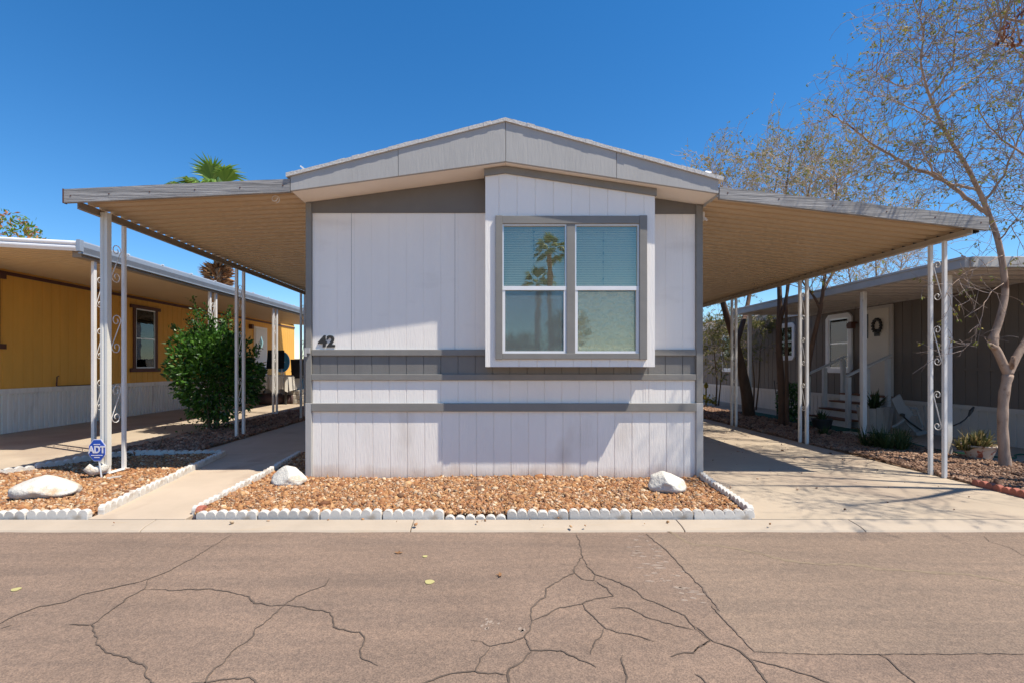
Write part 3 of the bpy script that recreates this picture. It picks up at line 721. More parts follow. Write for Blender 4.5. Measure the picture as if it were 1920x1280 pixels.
mb.box((WX0, 4.965, WZ1), (WX1, 4.995, 2.734)); mb.box((WX0, 4.965, 1.266), (WX1, 4.995, WZ0))
mb.box((MX0, 4.972, WZ0), (MX1, 5.0, WZ1))
mb.build('window_trim', 'grey_trim', bay, bevel=.004)
MR = bz(541)
for a, b, kind in ((WX0, MX0, 'blind'), (MX1, WX1, 'foil')):
    mb = MB(); t = .014
    mb.box((a, 4.985, MR), (a + t, 5.035, WZ1)); mb.box((b - t, 4.985, MR), (b, 5.035, WZ1)); mb.box((a + t, 4.985, WZ1 - t), (b - t, 5.035, WZ1))
    mb.build('upper_sash', 'silver', bay)
    mb = MB(); mb.box((a, 4.978, MR - .02), (b, 5.03, MR + .022)); t = .028
    mb.box((a, 4.982, WZ0), (a + t, 5.028, MR - .02)); mb.box((b - t, 4.982, WZ0), (b, 5.028, MR - .02)); mb.box((a + t, 4.982, WZ0), (b - t, 5.028, WZ0 + t * .8))
    mb.build('lower_sash', 'metal_white', bay)
    MB().box((a + .014, 5.008, MR + .022), (b - .014, 5.012, WZ1 - .014)).build('pane', 'glass', bay)
    MB().box((a + .028, 5.008, WZ0 + .02), (b - .028, 5.012, MR - .02)).build('pane', 'glass_foil' if kind == 'foil' else 'glass_low', bay)
    mb = MB(); z = WZ0 - .01
    while z < WZ1 + .02:
        mb.prism([(a - .03, 5.075, z), (a - .03, 5.077, z + .002), (a - .03, 5.095, z + .019), (a - .03, 5.093, z + .017)], (b - a + .06, 0, 0)); z += .0185
    mb.build('blind', 'blind', bay)
    mb = MB(); xm = (a + b) / 2 + (.0 if kind == 'blind' else -.02); z = MR + .05; j = 0
    mb.box((xm - .0012, 5.067, MR + .05), (xm + .0012, 5.069, WZ1 - .04))
    while z < WZ1 - .04:
        if rnd.random() < .55: mb.box((xm - .005, 5.066, z), (xm + .005 + rnd.uniform(-.002, .004), 5.070, z + rnd.uniform(.012, .03)))
        z += .045
    mb.build('blind_cord', 'dark_metal', bay)
    if kind == 'foil':
        mb = MB(); nx, nz = 70, 70; o = 0
        for i in range(nx + 1):
            for k in range(nz + 1):
                u = a + .035 + (b - a - .07) * i / nx; v = WZ0 + .02 + (MR - .05 - WZ0) * k / nz
                d = .022 * mnoise.noise((u * 11, v * 14, 2)) + .034 * mnoise.noise((u * 24, v * 30, 5)) + .010 * mnoise.noise((u * 50, v * 66, 9))
                d += .012 * (1 - abs(mnoise.noise((u * 7, v * 9, 8)))) ** 3
                mb.v.append((u, 5.036 + d * .7, v))
        for i in range(nx):
            for k in range(nz):
                q = i * (nz + 1) + k; mb.f.append((q, q + nz + 1, q + nz + 2, q + 1)); mb.mi.append(0)
        mb.build('foil_sheet', 'foil', bay, smooth=False)
    else:
        mb = MB(); mb.box((a + .03, 5.05, WZ0 + .04), (b - .06, 5.054, MR - .1)); mb.build('shade_panel', 'cast_grey', bay)
        MB().box((a + .026, 4.990, WZ0 + .018), (b - .026, 4.992, MR - .018)).build('insect_screen', 'screen', bay)

# ------------------------------------------------------------------ ornamental posts and carports
def scroll_pts(x, y0, y1, zc, H, flip=1):
    """S scroll between two posts standing along Y"""
    W = (y1 - y0); r0 = W * .36; pts = []
    def spiral(cy, cz, a0, turns, sgn):
        q = []
        for i in range(15):
            u = i / 14; a = a0 + sgn * turns * 2 * math.pi * u; r_ = r0 * (1 - .72 * u)
            q.append((cy + r_ * math.cos(a), cz + r_ * math.sin(a)))
        return q
    top = spiral((y0 + y1) / 2 , zc + H / 2 - r0, 0 , 1.15, 1)      # starts on the far side, winds up over
    bot = spiral((y0 + y1) / 2 , zc - H / 2 + r0, math.pi, 1.15, 1)
    seq = top[::-1] + bot
    return [(x, c, z) for c, z in seq]
def post_pair(parent, x, y0, y1, z0, z1, m='post_white', w=.036, n=3, plate=True, zlo=.45, thin=True):
    a = MB(); a.box((x - w/2, y0 - w/2, z0), (x + w/2, y0 + w/2, z1))
    if plate: a.box((x - w*1.1, y0 - w*1.0, z0), (x + w*1.1, (y0 + y1)/2, z0 + .008))
    pa = a.build('post', m, parent, bevel=.003)
    b = MB(); b.box((x - w/2, y1 - w/2, z0), (x + w/2, y1 + w/2, z1))
    if plate: b.box((x - w*1.1, (y0 + y1)/2 + .001, z0), (x + w*1.1, y1 + w, z0 + .008))
    b.build('post', m, parent, bevel=.003)
    H = (z1 - zlo) / n
    for k in range(n):
        zc = zlo + H * (k + .42)
        MB().tube(scroll_pts(x, y0 + w/2, y1 - w/2, zc, .43), .0052, 5).build('scroll', m, pa, smooth=True)

def pans(mb, xa, za, xb, zb, y0, y1, pitch=.15, rib=.032, flat=.58, mi=0):
    """ribbed metal roof sheet: ribs run from (xa, za) to (xb, zb), profile repeats along Y"""
    prof = []; y = y0
    while y < y1 - 1e-6:
        prof += [(y, 0), (y + pitch * flat, 0), (y + pitch * (flat + .10), rib), (y + pitch * .92, rib)]; y += pitch
    prof.append((min(y, y1 + pitch), 0)); t = .006; o = len(mb.v); n = len(prof)
    for y, h in prof:
        mb.v += [(xa, y, za + h), (xb, y, zb + h), (xa, y, za + h + t), (xb, y, zb + h + t)]
    s = 1 if xb > xa else -1
    for i in range(n - 1):
        a = o + 4*i; b = a + 4
        for q in ((a, a+1, b+1, b), (a+2, b+2, b+3, a+3), (a+1, a+3, b+3, b+1), (a, b, b+2, a+2)):
            mb.f.append(q if s < 0 else q[::-1]); mb.mi.append(mi)

# left carport
cl = thing('carport', 'tan metal carport awning with grey board on the left side of the white home', 'carport', (-3.1, 5, 0))
CY0, CY1 = 4.90, 16.0
LX0, LX1, RX0, RX1 = -2.02, -4.27, 2.289, 5.00
mb = MB(); pans(mb, LX0, 2.975, -4.205, 2.872, CY0, CY1, rib=.050); mb.build('roof_sheet', 'pan_tan', cl)
mb = MB(); mb.xz([(-4.19, 2.780), (-4.15, 2.780), (-4.15, 2.79), (-4.178, 2.79), (-4.178, 2.864), (-4.19, 2.864)], CY0 + .0, CY1); mb.build('edge_beam', 'beam_tan', cl, bevel=.004)
def warp_board(x0, zb0, zt0, x1, zb1, zt1, y, t, parent, nails):
    mb = MB(); n = 24
    for i in range(n):
        u0, u1 = i / n, (i + 1) / n
        f = lambda u, a, b: a + (b - a) * u
        j0, j1 = .004 * mnoise.noise((u0 * 9, x0, 0)), .004 * mnoise.noise((u1 * 9, x0, 0))
        mb.xz([(f(u0,x0,x1), f(u0,zb0,zb1)+j0), (f(u1,x0,x1), f(u1,zb0,zb1)+j1), (f(u1,x0,x1), f(u1,zt0,zt1)+j1), (f(u0,x0,x1), f(u0,zt0,zt1)+j0)], y, y + t)
    b = mb.build('fascia_board', 'old_wood', parent)
    for u in nails:
        mb = MB(); x = x0 + (x1 - x0) * u; z = zb0 + (zb1 - zb0) * u + .065
        mb.xz([(x + .007*math.cos(a), z + .007*math.sin(a)) for a in [k * math.pi / 4 for k in range(8)]], y - .003, y + .002)
        mb.build('screw', 'brown_trim', b)
warp_board(-2.018, 2.942, 3.072, -4.287, 2.832, 2.968, 4.858, .036, cl, (.03, .22, .42, .62, .80, .97))
MB().box((-4.30, 4.855, 2.828), (-4.289, 4.90, 2.972)).build('board_cap', 'brown_trim', cl)
for y in (5.27, 7.93, 10.62, 13.3): post_pair(cl, -4.165, y, y + .225, .03 if y < 6 else -.0, 2.775, w=.036 if y < 6 else .042)
mb = MB(); dx, dy = -4.125, 5.185
prof = [(-.038, -.03), (-.012, -.03), (-.006, -.02), (.006, -.02), (.012, -.03), (.038, -.03), (.038, .03), (-.038, .03)]
mb.prism([(dx + u, dy + v, .13) for u, v in prof], (0, 0, 2.70))
mb.build('downspout', 'downspout', cl)
mb = MB(); mb.tube([(dx, dy, .145), (dx - .02, dy - .02, .10), (dx - .09, dy - .06, .085), (dx - .135, dy - .09, .135)], [.05, .052, .05, .045], 8)
mb.build('downspout_elbow', 'rock_white', cl, smooth=True)
mb = MB()
mb.tube([P(514 + 6*math.cos(a), 371 + 6*math.sin(a), 4.98) + Vector((0, .004*k_, .0)) for k_, a in enumerate([i * math.pi / 6 for i in range(16)])] , .004, 5)
mb.build('cable_loop', 'metal_white', cl)

# right carport
cr = thing('carport', 'tan metal carport awning with grey board over the driveway right of the white home', 'carport', (3.6, 5, 0))
mb = MB(); pans(mb, RX0, 2.895, 4.93, 2.608, CY0, CY1, rib=.050); mb.build('roof_sheet', 'pan_tan', cr)
mb = MB(); mb.xz([(4.83, 2.523), (4.885, 2.523), (4.885, 2.594), (4.873, 2.594), (4.873, 2.535), (4.83, 2.535)], CY0, CY1); mb.build('edge_beam', 'beam_pale', cr, bevel=.004)
MB().xz([(4.935, 2.545), (4.95, 2.545), (4.95, 2.67), (4.935, 2.67)], CY0, CY1).build('gap_shade_strip', 'dark_metal', cr)  # added strip, kept dark so the rib gaps read as shade
warp_board(2.30, 2.872, 2.988, 5.005, 2.556, 2.688, 4.858, .036, cr, (.03, .22, .42, .62, .80, .97))
for y in (5.17, 7.42, 9.56, 11.8): post_pair(cr, 4.85, y, y + .165, .0, 2.523, w=.034 if y < 6 else .04, zlo=.42, plate=False)

# ------------------------------------------------------------------ yard sign
sg = thing('yard_sign', 'blue octagonal security yard sign with ADT in white on a short stake', 'yard sign', G(191, 898))
sc_ = Vector((-4.02, 4.97, 0)); sc_ = G(191, 898); SY = sc_.y
cx_, cz_ = (183 - CX) / F * SY, EYE + (CY - 843) / F * SY
ow, oh = .085, .112
oct_ = [(-.42, 1), (.42, 1), (1, .42), (1, -.42), (.42, -1), (-.42, -1), (-1, -.42), (-1, .42)]
MB().xz([(cx_ + u*ow*1.05, cz_ + v*oh*1.04) for u, v in oct_], SY - .004, SY).build('sign_border', 'sign_white', sg)
board = MB().xz([(cx_ + u*ow*.97, cz_ + v*oh*.97) for u, v in oct_], SY - .009, SY - .005).build('sign_board', 'sign_blue', sg)
vs, fs = text_mesh('ADT', .105, lambda u, v, w: (cx_ + u * .82, SY - .0115 + w, cz_ + v * .98 + .004), .003, .0035)
mb = MB().add(vs, fs)
for (u0, u1, v0, wds) in ((-.036, .036, .062, 2), (-.062, .062, -.053, 3), (-.03, .03, -.075, 1)):
    for k in range(wds):
        a = u0 + (u1 - u0) * k / wds + .002; b = u0 + (u1 - u0) * (k + 1) / wds - .002
        mb.box((cx_ + a, SY - .012, cz_ + v0 - .004), (cx_ + b, SY - .0095, cz_ + v0 + .004))
mb.build('lettering', 'sign_white', sg)
MB().tube([(cx_ + .012, SY + .003, cz_ - .09), (sc_.x, SY + .003, -.03)], .009, 6).build('stake', 'silver', sg)
p = G(212, 903); o = MB().bar(p + Vector((-.04, -.03, .05)), p + Vector((.06, .03, .055)), .02, .012).build('wood_chip', 'cloth_cream', loc=p); tag(o, 'pale wood splinter lying on gravel next to the yard sign stake', 'wood scrap')

# ------------------------------------------------------------------ yellow home at left
yh = thing('mobile_home', 'yellow mobile home with brown trim behind the left carport', 'mobile home', (-8.6, 13, 0))
YX = -8.6
mb = MB(); grooved_x(mb, 5.0, 21.2, .78, 2.93, YX, 1, .19, .014, .008); mb.box((-12.9, 5.0, .1), (YX - .02, 5.1, 3.0)); mb.box((-12.9, 21.1, .1), (YX - .02, 21.2, 3.0)); mb.box((-12.9, 5.1, .1), (-12.8, 21.1, 3.0))
mb.build('wall', 'yellow_wall', yh)
mb = MB(); grooved_x(mb, 5.0, 21.2, -.02, .70, YX + .005, 1, .10, .040, .022); mb.build('skirting', 'skirt_white', yh)
MB().box((YX - .01, 5.0, .70), (YX + .03, 21.2, .79)).build('skirt_rail', 'skirt_white', yh)
MB().box((YX - .01, 5.0, 2.80), (YX + .025, 21.2, 2.86)).build('eave_trim', 'brown_trim', yh)
mb = MB(); mb.xz([(-13.0, 3.0), (-8.55, 3.0), (-8.55, 3.06), (-10.7, 3.25), (-13.0, 3.06)], 4.9, 21.3); mb.build('roof', 'skirt_white', yh)
def side_window(parent, X, sgn, y0, y1, z0, z1, frame, wide=.075, cap=.1, glass='glass_plain', style='trim', blind=True):
    t = sgn * .035
    mb = MB(); 
    if style == 'trim':
        mb.box((X, y0, z0), (X + t, y0 + wide, z1)); mb.box((X, y1 - wide, z0), (X + t, y1, z1))
        mb.box((X, y0 - cap, z1), (X + t * 1.3, y1 + cap, z1 + .08)); mb.box((X, y0 - cap, z0 - .09), (X + t * 1.3, y1 + cap, z0))
    else:                                    # white frame with clipped corners
        c = .09
        outer = [(y0, z0 + c), (y0 + c, z0), (y1 - c, z0), (y1, z0 + c), (y1, z1 - c), (y1 - c, z1), (y0 + c, z1), (y0, z1 - c)]
        inner = [(y0 + wide, z0 + wide), (y0 + wide, z0 + wide), (y1 - wide, z0 + wide), (y1 - wide, z0 + wide), (y1 - wide, z1 - wide), (y1 - wide, z1 - wide), (y0 + wide, z1 - wide), (y0 + wide, z1 - wide)]
        for i in range(8):
            j = (i + 1) % 8; q = [outer[i], outer[j], inner[j], inner[i]]
            if inner[i] == inner[j]: q = q[:3]
            mb.yz(q, X, X + t)
    w = mb.build('window', frame, parent)
    mb = MB(); yi0, yi1, zi0, zi1 = y0 + wide, y1 - wide, z0 + (0 if style == 'trim' else wide), z1 - (0 if style == 'trim' else wide)
    zm = (zi0 + zi1) / 2; s = .028; t2 = sgn * .022
    mb.box((X, yi0, zi0), (X + t2, yi0 + s, zi1)); mb.box((X, yi1 - s, zi0), (X + t2, yi1, zi1))
    mb.box((X, yi0 + s, zi0), (X + t2, yi1 - s, zi0 + s)); mb.box((X, yi0 + s, zi1 - s), (X + t2, yi1 - s, zi1)); mb.box((X, yi0 + s, zm - s/2), (X + t2, yi1 - s, zm + s/2))
    mb.build('sash', 'silver', w)
    MB().box((X + sgn * .006, yi0 + s, zi0 + s), (X + sgn * .009, yi1 - s, zi1 - s)).build('pane', glass, w)
    if blind:
        mb = MB(); z = zi0 + (.0 if blind == 'full' else (zm - zi0 + .02))
        while z < zi1 - s:
            mb.prism([(X + sgn*.001, yi0 + s, z), (X + sgn*.001, yi0 + s, z + .022), (X + sgn*.004, yi0 + s, z + .02), (X + sgn*.004, yi0 + s, z + .002)], (0, yi1 - yi0 - 2*s, 0)); z += .026
        mb.build('blind', 'blind', w)
    MB().box((X - sgn * .012, yi0, zi0), (X + sgn * .0005, yi1, zi1)).build('dark_opening', 'interior' if blind else 'dark_metal', w)
side_window(yh, YX, 1, 11.62, 12.45, 1.14, 2.58, 'brown_trim', blind='full')
side_window(yh, YX, 1, 7.55, 8.45, 1.58, 2.72, 'brown_trim', blind='full')
side_window(yh, YX, 1, 15.0, 15.75, 1.7, 2.60, 'brown_trim', blind='full')
# door
mb = MB(); mb.box((YX, 17.55, .80), (YX + .03, 18.55, 2.62)); dr = mb.build('door_frame', 'skirt_white', yh)
mb = MB(); mb.box((YX + .03, 17.63, .82), (YX + .045, 18.47, 2.56)); d2 = mb.build('door', 'door_white', dr)
mb = MB(); q = [(18.05, 2.3), (18.2, 2.05), (18.05, 1.8), (17.9, 2.05)]; mb.yz(q, YX + .046, YX + .052); mb.build('diamond_pane', 'glass_plain', dr)
mb = MB(); mb.box((YX, 17.2, 2.5), (YX + .12, 17.32, 2.66)); mb.build('porch_lamp', 'brown_trim', yh)
mb = MB(); mb.tube([(YX + .03, 9.55, .8), (YX + .04, 9.55, .98), (YX + .07, 9.56, 1.0)], .012); mb.tube([(YX + .04, 9.55, .80), (YX + .04, 11.0, .79)], .008); mb.build('outlet_pipe', 'brown_trim', yh)

# its awning
ay = thing('awning', 'long metal awning with white gutter along the yellow mobile home', 'awning', (-7, 13, 0))
AX0, AX1, AY0, AY1 = -8.62, -5.36, 6.3, 19.7
mb = MB(); pans(mb, AX0, 2.90, AX1, 2.715, AY0 + .02, AY1, .15); mb.build('roof_sheet', 'pan_tan', ay)
mb = MB(); mb.xz([(-5.50, 2.62), (-5.38, 2.62), (-5.38, 2.71), (-5.50, 2.715)], AY0 + .06, AY1); mb.build('edge_beam', 'beam_tan', ay)
mb = MB()
mb.xz([(-5.358, 2.675), (-5.335, 2.675), (-5.315, 2.74), (-5.315, 2.80), (-5.345, 2.825), (-5.358, 2.82)], AY0, AY1)
mb.xz([(-5.375, 2.655), (-5.33, 2.655), (-5.33, 2.672), (-5.375, 2.672)], AY0, AY1)
mb.build('gutter', 'galvanised', ay)
mb = MB(); n = 10
prof = [(0, 0), (-.02, .0), (-.03, .018), (-.042, .035), (-.042, .052), (-.03, .066), (-.018, .072), (-.03, .08), (-.042, .094), (-.042, .11), (-.03, .128), (0, .132)]
a = [Vector((-5.37, AY0 + y, 2.683 + z)) for y, z in prof]; mb.prism(a, (-3.6, 0, .198)); mb.build('front_fascia', 'metal_white', ay)
MB().box((-5.362, AY0 - .045, 2.68), (-5.316, AY0 + .02, 2.826)).build('gutter_end', 'galvanised', ay)
for y in (6.62, 9.35, 12.08, 14.8): post_pair(ay, -5.43, y, y + .2, 0, 2.62, w=.045, zlo=.5, n=3)
mb = MB(); y = AY0 + .8
while y < AY1: mb.box((-5.35, y, 2.822), (-5.32, y + .035, 2.836)); y += .75
mb.build('gutter_clip', 'metal_white', ay)

# steps, table and chairs by its door
st = thing('porch_steps', 'beige porch landing and steps in front of the yellow home door', 'steps', (-7.6, 17, 0))
mb = MB(); mb.box((YX + .04, 16.4, 0), (-7.35, 19.2, .72)); mb.build('landing', 'beige_step', st)
for k, (x, z) in enumerate(((-7.05, .54), (-6.75, .36), (-6.45, .18))): MB().box((x - .3, 16.9, 0), (x, 18.4, z)).build('step', 'beige_step', st, bevel=.01)
tb = thing('patio_table', 'low table under a cream cloth by the yellow home door', 'table', (-6.9, 15.4, 0))
mb = MB(); mb.box((-7.5, 14.9, .86), (-6.25, 15.9, .90)); tp = mb.build('tabletop', 'cloth_cream', tb)
mb = MB()
for i in range(18):
    u = i / 18; x0 = -7.5 + 1.25 * u; x1 = x0 + 1.25 / 18; d = .03 * math.sin(i * 1.9)
    mb.prism([(x0, 14.89 - d, .86), (x1, 14.89 + d, .86), (x1, 14.885 + d, .44 + .06 * math.sin(i)), (x0, 14.885 - d, .44 + .06 * math.sin(i - 1))], (0, .008, 0))
mb.prism([(-6.24, 14.9, .86), (-6.24, 15.9, .86), (-6.2, 15.9, .48), (-6.2, 14.9, .42)], (.008, 0, 0)); mb.build('tablecloth', 'cloth_cream', tp)
for x, y in ((-7.4, 15), (-6.35, 15), (-7.4, 15.8), (-6.35, 15.8)): MB().box((x - .025, y - .025, 0), (x + .025, y + .025, .86)).build('leg', 'dark_metal', tb)
bg_ = thing('storage_bag', 'dark maroon covered bundle under the cloth covered table', 'bundle', (-6.9, 15.1, 0))
mb = MB(); mb.lathe((-6.95, 15.25, 0), [(.0, .001), (.36, .0), (.44, .1), (.43, .24), (.32, .33), (0, .35)], 18); mb.build('cover', 'maroon', bg_, smooth=True)
mb = MB(); mb.lathe((-6.4, 15.3, 0), [(.0, .0), (.14, .0), (.16, .14), (.14, .28), (0, .3)], 14); mb.build('side_roll', 'maroon', bg_, smooth=True)
def patio_chair(x, y, z, rz, lab, arms):
    t = thing('patio_chair', lab, 'chair', (x, y, z), 'black cloth patio chairs'); t.rotation_euler = (0, 0, rz)
    def loc(mb, n, m): 
        o = mb.build(n, m, None, loc=(0, 0, 0)); o.parent = t; return o
    mb = MB(); mb.prism([(-.27, .22, .40), (.27, .22, .40), (.25, .36, .98), (-.25, .36, .98)], (0, .02, 0)); loc(mb, 'backrest', 'black_cloth')
    mb = MB(); mb.box((-.27, -.25, .38), (.27, .25, .41)); loc(mb, 'seat', 'black_cloth')
    for sx in (-.28, .28):
        mb = MB(); mb.tube([(sx, -.27, 0), (sx, -.2, .40), (sx, .36, .0)], .013); mb.tube([(sx, -.22, .58), (sx, .26, .60)], .016); mb.tube([(sx, -.24, .2), (sx, -.22, .58)], .012); loc(mb, 'frame', 'metal_white')
patio_chair(-6.05, 15.6, .42, R(180), 'black cloth patio chair with white frame, right one beside the steps', True)
patio_chair(-7.15, 15.95, .72, R(215), 'black cloth patio chair by the yellow home door, left one behind white post', True)
o = MB().xz([(-7.62 + .3*math.cos(a), 1.34 + .38*math.sin(a)) for a in [k*math.pi/12 for k in range(24)]], 17.6, 17.65).build('surf_board', 'blue_paint', loc=(-7.62, 17.6, 1.0))
o.name = 'play_board'; tag(o, 'blue rounded board standing behind the black patio chairs', 'board')
bx_ = thing('storage_step', 'beige stacked block steps right of the black chairs', 'steps', (-5.5, 15.6, 0))
for k, (x0, x1, z) in enumerate(((-6.3, -5.3, .14), (-6.3, -5.55, .28), (-6.35, -5.75, .42))): MB().box((x0, 15.3 + .02*k, z - .139), (x1, 16.1, z)).build('step', 'beige_step', bx_, bevel=.02)
pb = MB(); pb.xz([(-6.74, .0), (-6.60, .0), (-6.60, 1.08), (-6.74, 1.16)], 17.2, 17.3); o = pb.build('blue_panel', 'blue_paint', loc=(-6.67, 17.2, 0)); tag(o, 'narrow blue panel standing right of the black chairs near the yellow home', 'panel')

# ------------------------------------------------------------------ grey home at right
gh = thing('mobile_home', 'dark grey mobile home with white framed windows behind the right carport', 'mobile home', (7.8, 12, 0))
GX = 7.75
mb = MB(); grooved_x(mb, 5.2, 22, .53, 2.62, GX, -1, .2, .016, .009); mb.box((GX + .02, 5.2, .1), (12, 5.3, 2.6)); mb.box((GX + .02, 21.9, .1), (12, 22, 2.6)); mb.box((11.9, 5.3, .1), (12, 21.9, 2.6))
mb.build('wall', 'grey_home', gh)
MB().box((GX - .02, 5.2, 1.12), (GX + .01, 9.2, 1.17)).build('belt_trim', 'grey_home', gh)
mb = MB(); grooved_x(mb, 5.2, 22, -.02, .50, GX - .004, -1, .14, .02, .008); mb.build('skirting', 'skirt_cream', gh)
MB().box((GX - .03, 5.2, .49), (GX + .01, 22, .56)).build('skirt_rail', 'skirt_cream', gh)
mb = MB(); mb.box((GX - .06, 12.1, 2.44), (GX - .022, 22, 2.60)); mb.box((GX - .03, 5.2, 2.40), (GX + .0, 12.05, 2.46)); mb.build('eave_board', 'skirt_cream', gh)
mb = MB(); mb.xz([(GX - .08, 2.62), (12.1, 2.62), (12.1, 2.68), (9.9, 3.0), (GX - .08, 2.68)], 5.1, 22.1); mb.build('roof', 'skirt_white', gh)
side_window(gh, GX, -1, 10.35, 11.15, 1.04, 2.34, 'metal_white', .10, style='clip', blind=False, glass='glass_dark')
side_window(gh, GX, -1, 12.30, 13.05, 1.34, 2.30, 'metal_white', .09, style='clip', blind='half')
side_window(gh, GX, -1, 15.4, 16.2, 1.0, 2.25, 'metal_white', .09, style='clip', blind=False, glass='glass_dark')
mb = MB(); mb.box((GX - .04, 9.30, .60), (GX, 10.12, 2.38)); df = mb.build('door_frame', 'skirt_cream', gh)
MB().box((GX - .055, 9.37, .63), (GX - .04, 10.05, 2.32)).build('door', 'door_cream', df)
mb = MB()
mb.box((GX - .062, 9.86, 1.75), (GX - .056, 9.90, 2.24))
for k in range(14):
    a = 2*math.pi*k/14; mb.lathe((GX - .07, 9.62 + .10*math.cos(a), 1.98 + .13*math.sin(a) - .03), [(0, 0), (.03, .01), (.035, .035), (.02, .06), (0, .065)], 7)
mb.box((GX - .064, 9.56, 1.78), (GX - .058, 9.70, 1.92)); mb.build('door_wreath', 'dark_metal', df)
mb = MB(); mb.lathe((GX - .075, 9.97, 1.33), [(0, 0), (.025, .0), (.03, .03), (.02, .055), (0, .06)], 8); mb.lathe((GX - .072, 9.97, 1.47), [(0, 0), (.022, .0), (.022, .03), (0, .035)], 8); mb.build('door_handle', 'dark_metal', df)
mb = MB(); mb.box((GX - .14, 10.22, 2.08), (GX, 10.30, 2.12)); mb.box((GX - .16, 10.18, 1.98), (GX - .07, 10.32, 2.1)); mb.build('porch_lamp', 'brown_trim', gh)

ag = thing('awning', 'white edged flat awning on square posts along the grey mobile home', 'awning', (6.8, 9, 0))
GA0, GA1 = 5.98, 11.75
mb = MB(); mb.box((5.93, GA0 + .04, 2.44), (GX + .3, GA1, 2.47)); y = GA0 + .1
while y < GA1: mb.box((5.95, y, 2.40), (GX - .04, y + .05, 2.44)); y += .32
mb.build('ceiling', 'skirt_cream', ag)
mb = MB(); mb.box((5.86, GA0, 2.405), (5.925, GA1, 2.54)); mb.box((5.84, GA0 - .02, 2.515), (5.86, GA1, 2.55)); mb.build('edge_beam', 'awning_grey', ag, bevel=.008)
mb = MB(); mb.box((5.926, GA0 - .03, 2.405), (GX + .4, GA0 + .035, 2.54)); mb.build('front_fascia', 'awning_grey', ag, bevel=.008)
for y in (6.46, 7.92, 11.4): MB().box((6.07, y - .033, 0), (6.137, y + .033, 2.40)).build('post', 'post_white', ag, bevel=.004)
MB().box((6.02, 11.35, 0), (6.19, 11.46, .05)).build('post_foot', 'post_white', ag)

# steps with hand rails
ss = thing('porch_steps', 'wooden porch steps with grey hand rails in front of the cream door', 'steps', (7.3, 9.9, 0))
SX = GX - .05
for k in range(4):
    x0 = 6.86 + .22 * k; z = .155 * (k + 1)
    tr = MB().box((x0 - .02, 9.30, z - .03), (x0 + .24, 10.42, z)).build('tread', 'brown_tread', ss)
    MB().box((x0, 9.31, 0), (x0 + .02, 10.41, z - .031)).build('riser', 'door_white', ss)
for y in (9.28, 10.46):
    MB().bar((6.82, y, 1.0), (SX - .02, y, 1.40), .07, .035).build('hand_rail', 'grey_rail', ss)
    for x in (6.86, 7.22, 7.62):
        MB().box((x - .035, y - .035, 0), (x + .035, y + .035, .98 + (x - 6.86) * .47)).build('rail_post', 'grey_rail', ss)
o = MB().box((6.35, 8.9, .0), (6.84, 12.6, .012)).build('carpet_runner', 'green_mat', loc=(6.6, 10, 0)); tag(o, 'green outdoor carpet strip lying on the patio slab', 'carpet')

# planter with spikes, cast bench end, pot, hose, bushes
def blade_plant(mb, c, n, L, W, spread, seed, up=1.0, curl=.5):
    r = random.Random(seed)
    for _ in range(n):
        a = r.uniform(0, 2*math.pi); el = r.uniform(.2, 1.0); l_ = L * r.uniform(.6, 1.1)
        d = Vector((math.cos(a) * spread * (1.15 - el), math.sin(a) * spread * (1.15 - el), up * el + .25)).normalized()
        p0 = Vector(c) + Vector((r.uniform(-.05, .05), r.uniform(-.05, .05), 0)); p1 = p0 + d * l_ * .55; p2 = p1 + (d - Vector((0, 0, curl * r.uniform(.3, 1.2)))).normalized() * l_ * .5
        s = d.cross(Vector((0, 0, 1))); s = s.normalized() if s.length > 1e-4 else Vector((1, 0, 0)); o = len(mb.v)
        for p, w in ((p0, W * .8), (p1, W), (p2, W * .08)): mb.v += [tuple(p + s*w/2), tuple(p - s*w/2)]
        mb.f += [(o, o+1, o+3, o+2), (o+2, o+3, o+5, o+4)]; mb.mi += [0, 0]
pc = Vector((6.95, 8.75, 0))
pl = thing('planter', 'weathered half barrel planter of pale staves with a dark spiky plant', 'planter', pc)
mb = MB()
for k in range(16):
    a = 2*math.pi*k/16; ca, sa = math.cos(a), math.sin(a); r0, r1 = .21, .27
    w0, w1 = .040, .050
    q = [Vector((pc.x + r0*ca - w0*sa, pc.y + r0*sa + w0*ca, 0)), Vector((pc.x + r0*ca + w0*sa, pc.y + r0*sa - w0*ca, 0)), Vector((pc.x + r1*ca + w1*sa, pc.y + r1*sa - w1*ca, .46 + .02*math.sin(k*2.3))), Vector((pc.x + r1*ca - w1*sa, pc.y + r1*sa + w1*ca, .46 + .02*math.sin(k*2.3)))]
    mb.prism(q, (-.02*ca, -.02*sa, 0))
mb.lathe(pc, [(0, .40), (.24, .40)], 16); mb.build('barrel', 'planter_wood', pl)
mb = MB(); blade_plant(mb, pc + Vector((0, 0, .42)), 70, .34, .028, 1.0, 4, curl=.3); mb.build('spiky_plant', 'grassy', pl)
bc = Vector((7.0, 8.1, 0))
be = thing('bench_end', 'ornate grey cast metal bench frame leaning beside the barrel planter', 'bench frame', bc)
mb = MB(); Yb = 8.1
def BP(px, py): q = P(px, py, Yb); return (q.x, q.z)
mb.xz([BP(1672, 748), BP(1688, 738), BP(1697, 757), BP(1712, 775), BP(1700, 792), BP(1685, 775)], Yb, Yb + .03)
mb.xz([BP(1697, 790), BP(1704, 786), BP(1733, 806), BP(1728, 812), BP(1718, 812)], Yb, Yb + .03)
mb.xz([BP(1712, 808), BP(1730, 806), BP(1738, 810), BP(1715, 816)], Yb - .05, Yb + .08)
mb.tube([P(1698, 782, Yb), P(1690, 790, Yb), P(1680, 797, Yb), P(1672, 800, Yb)], .022)
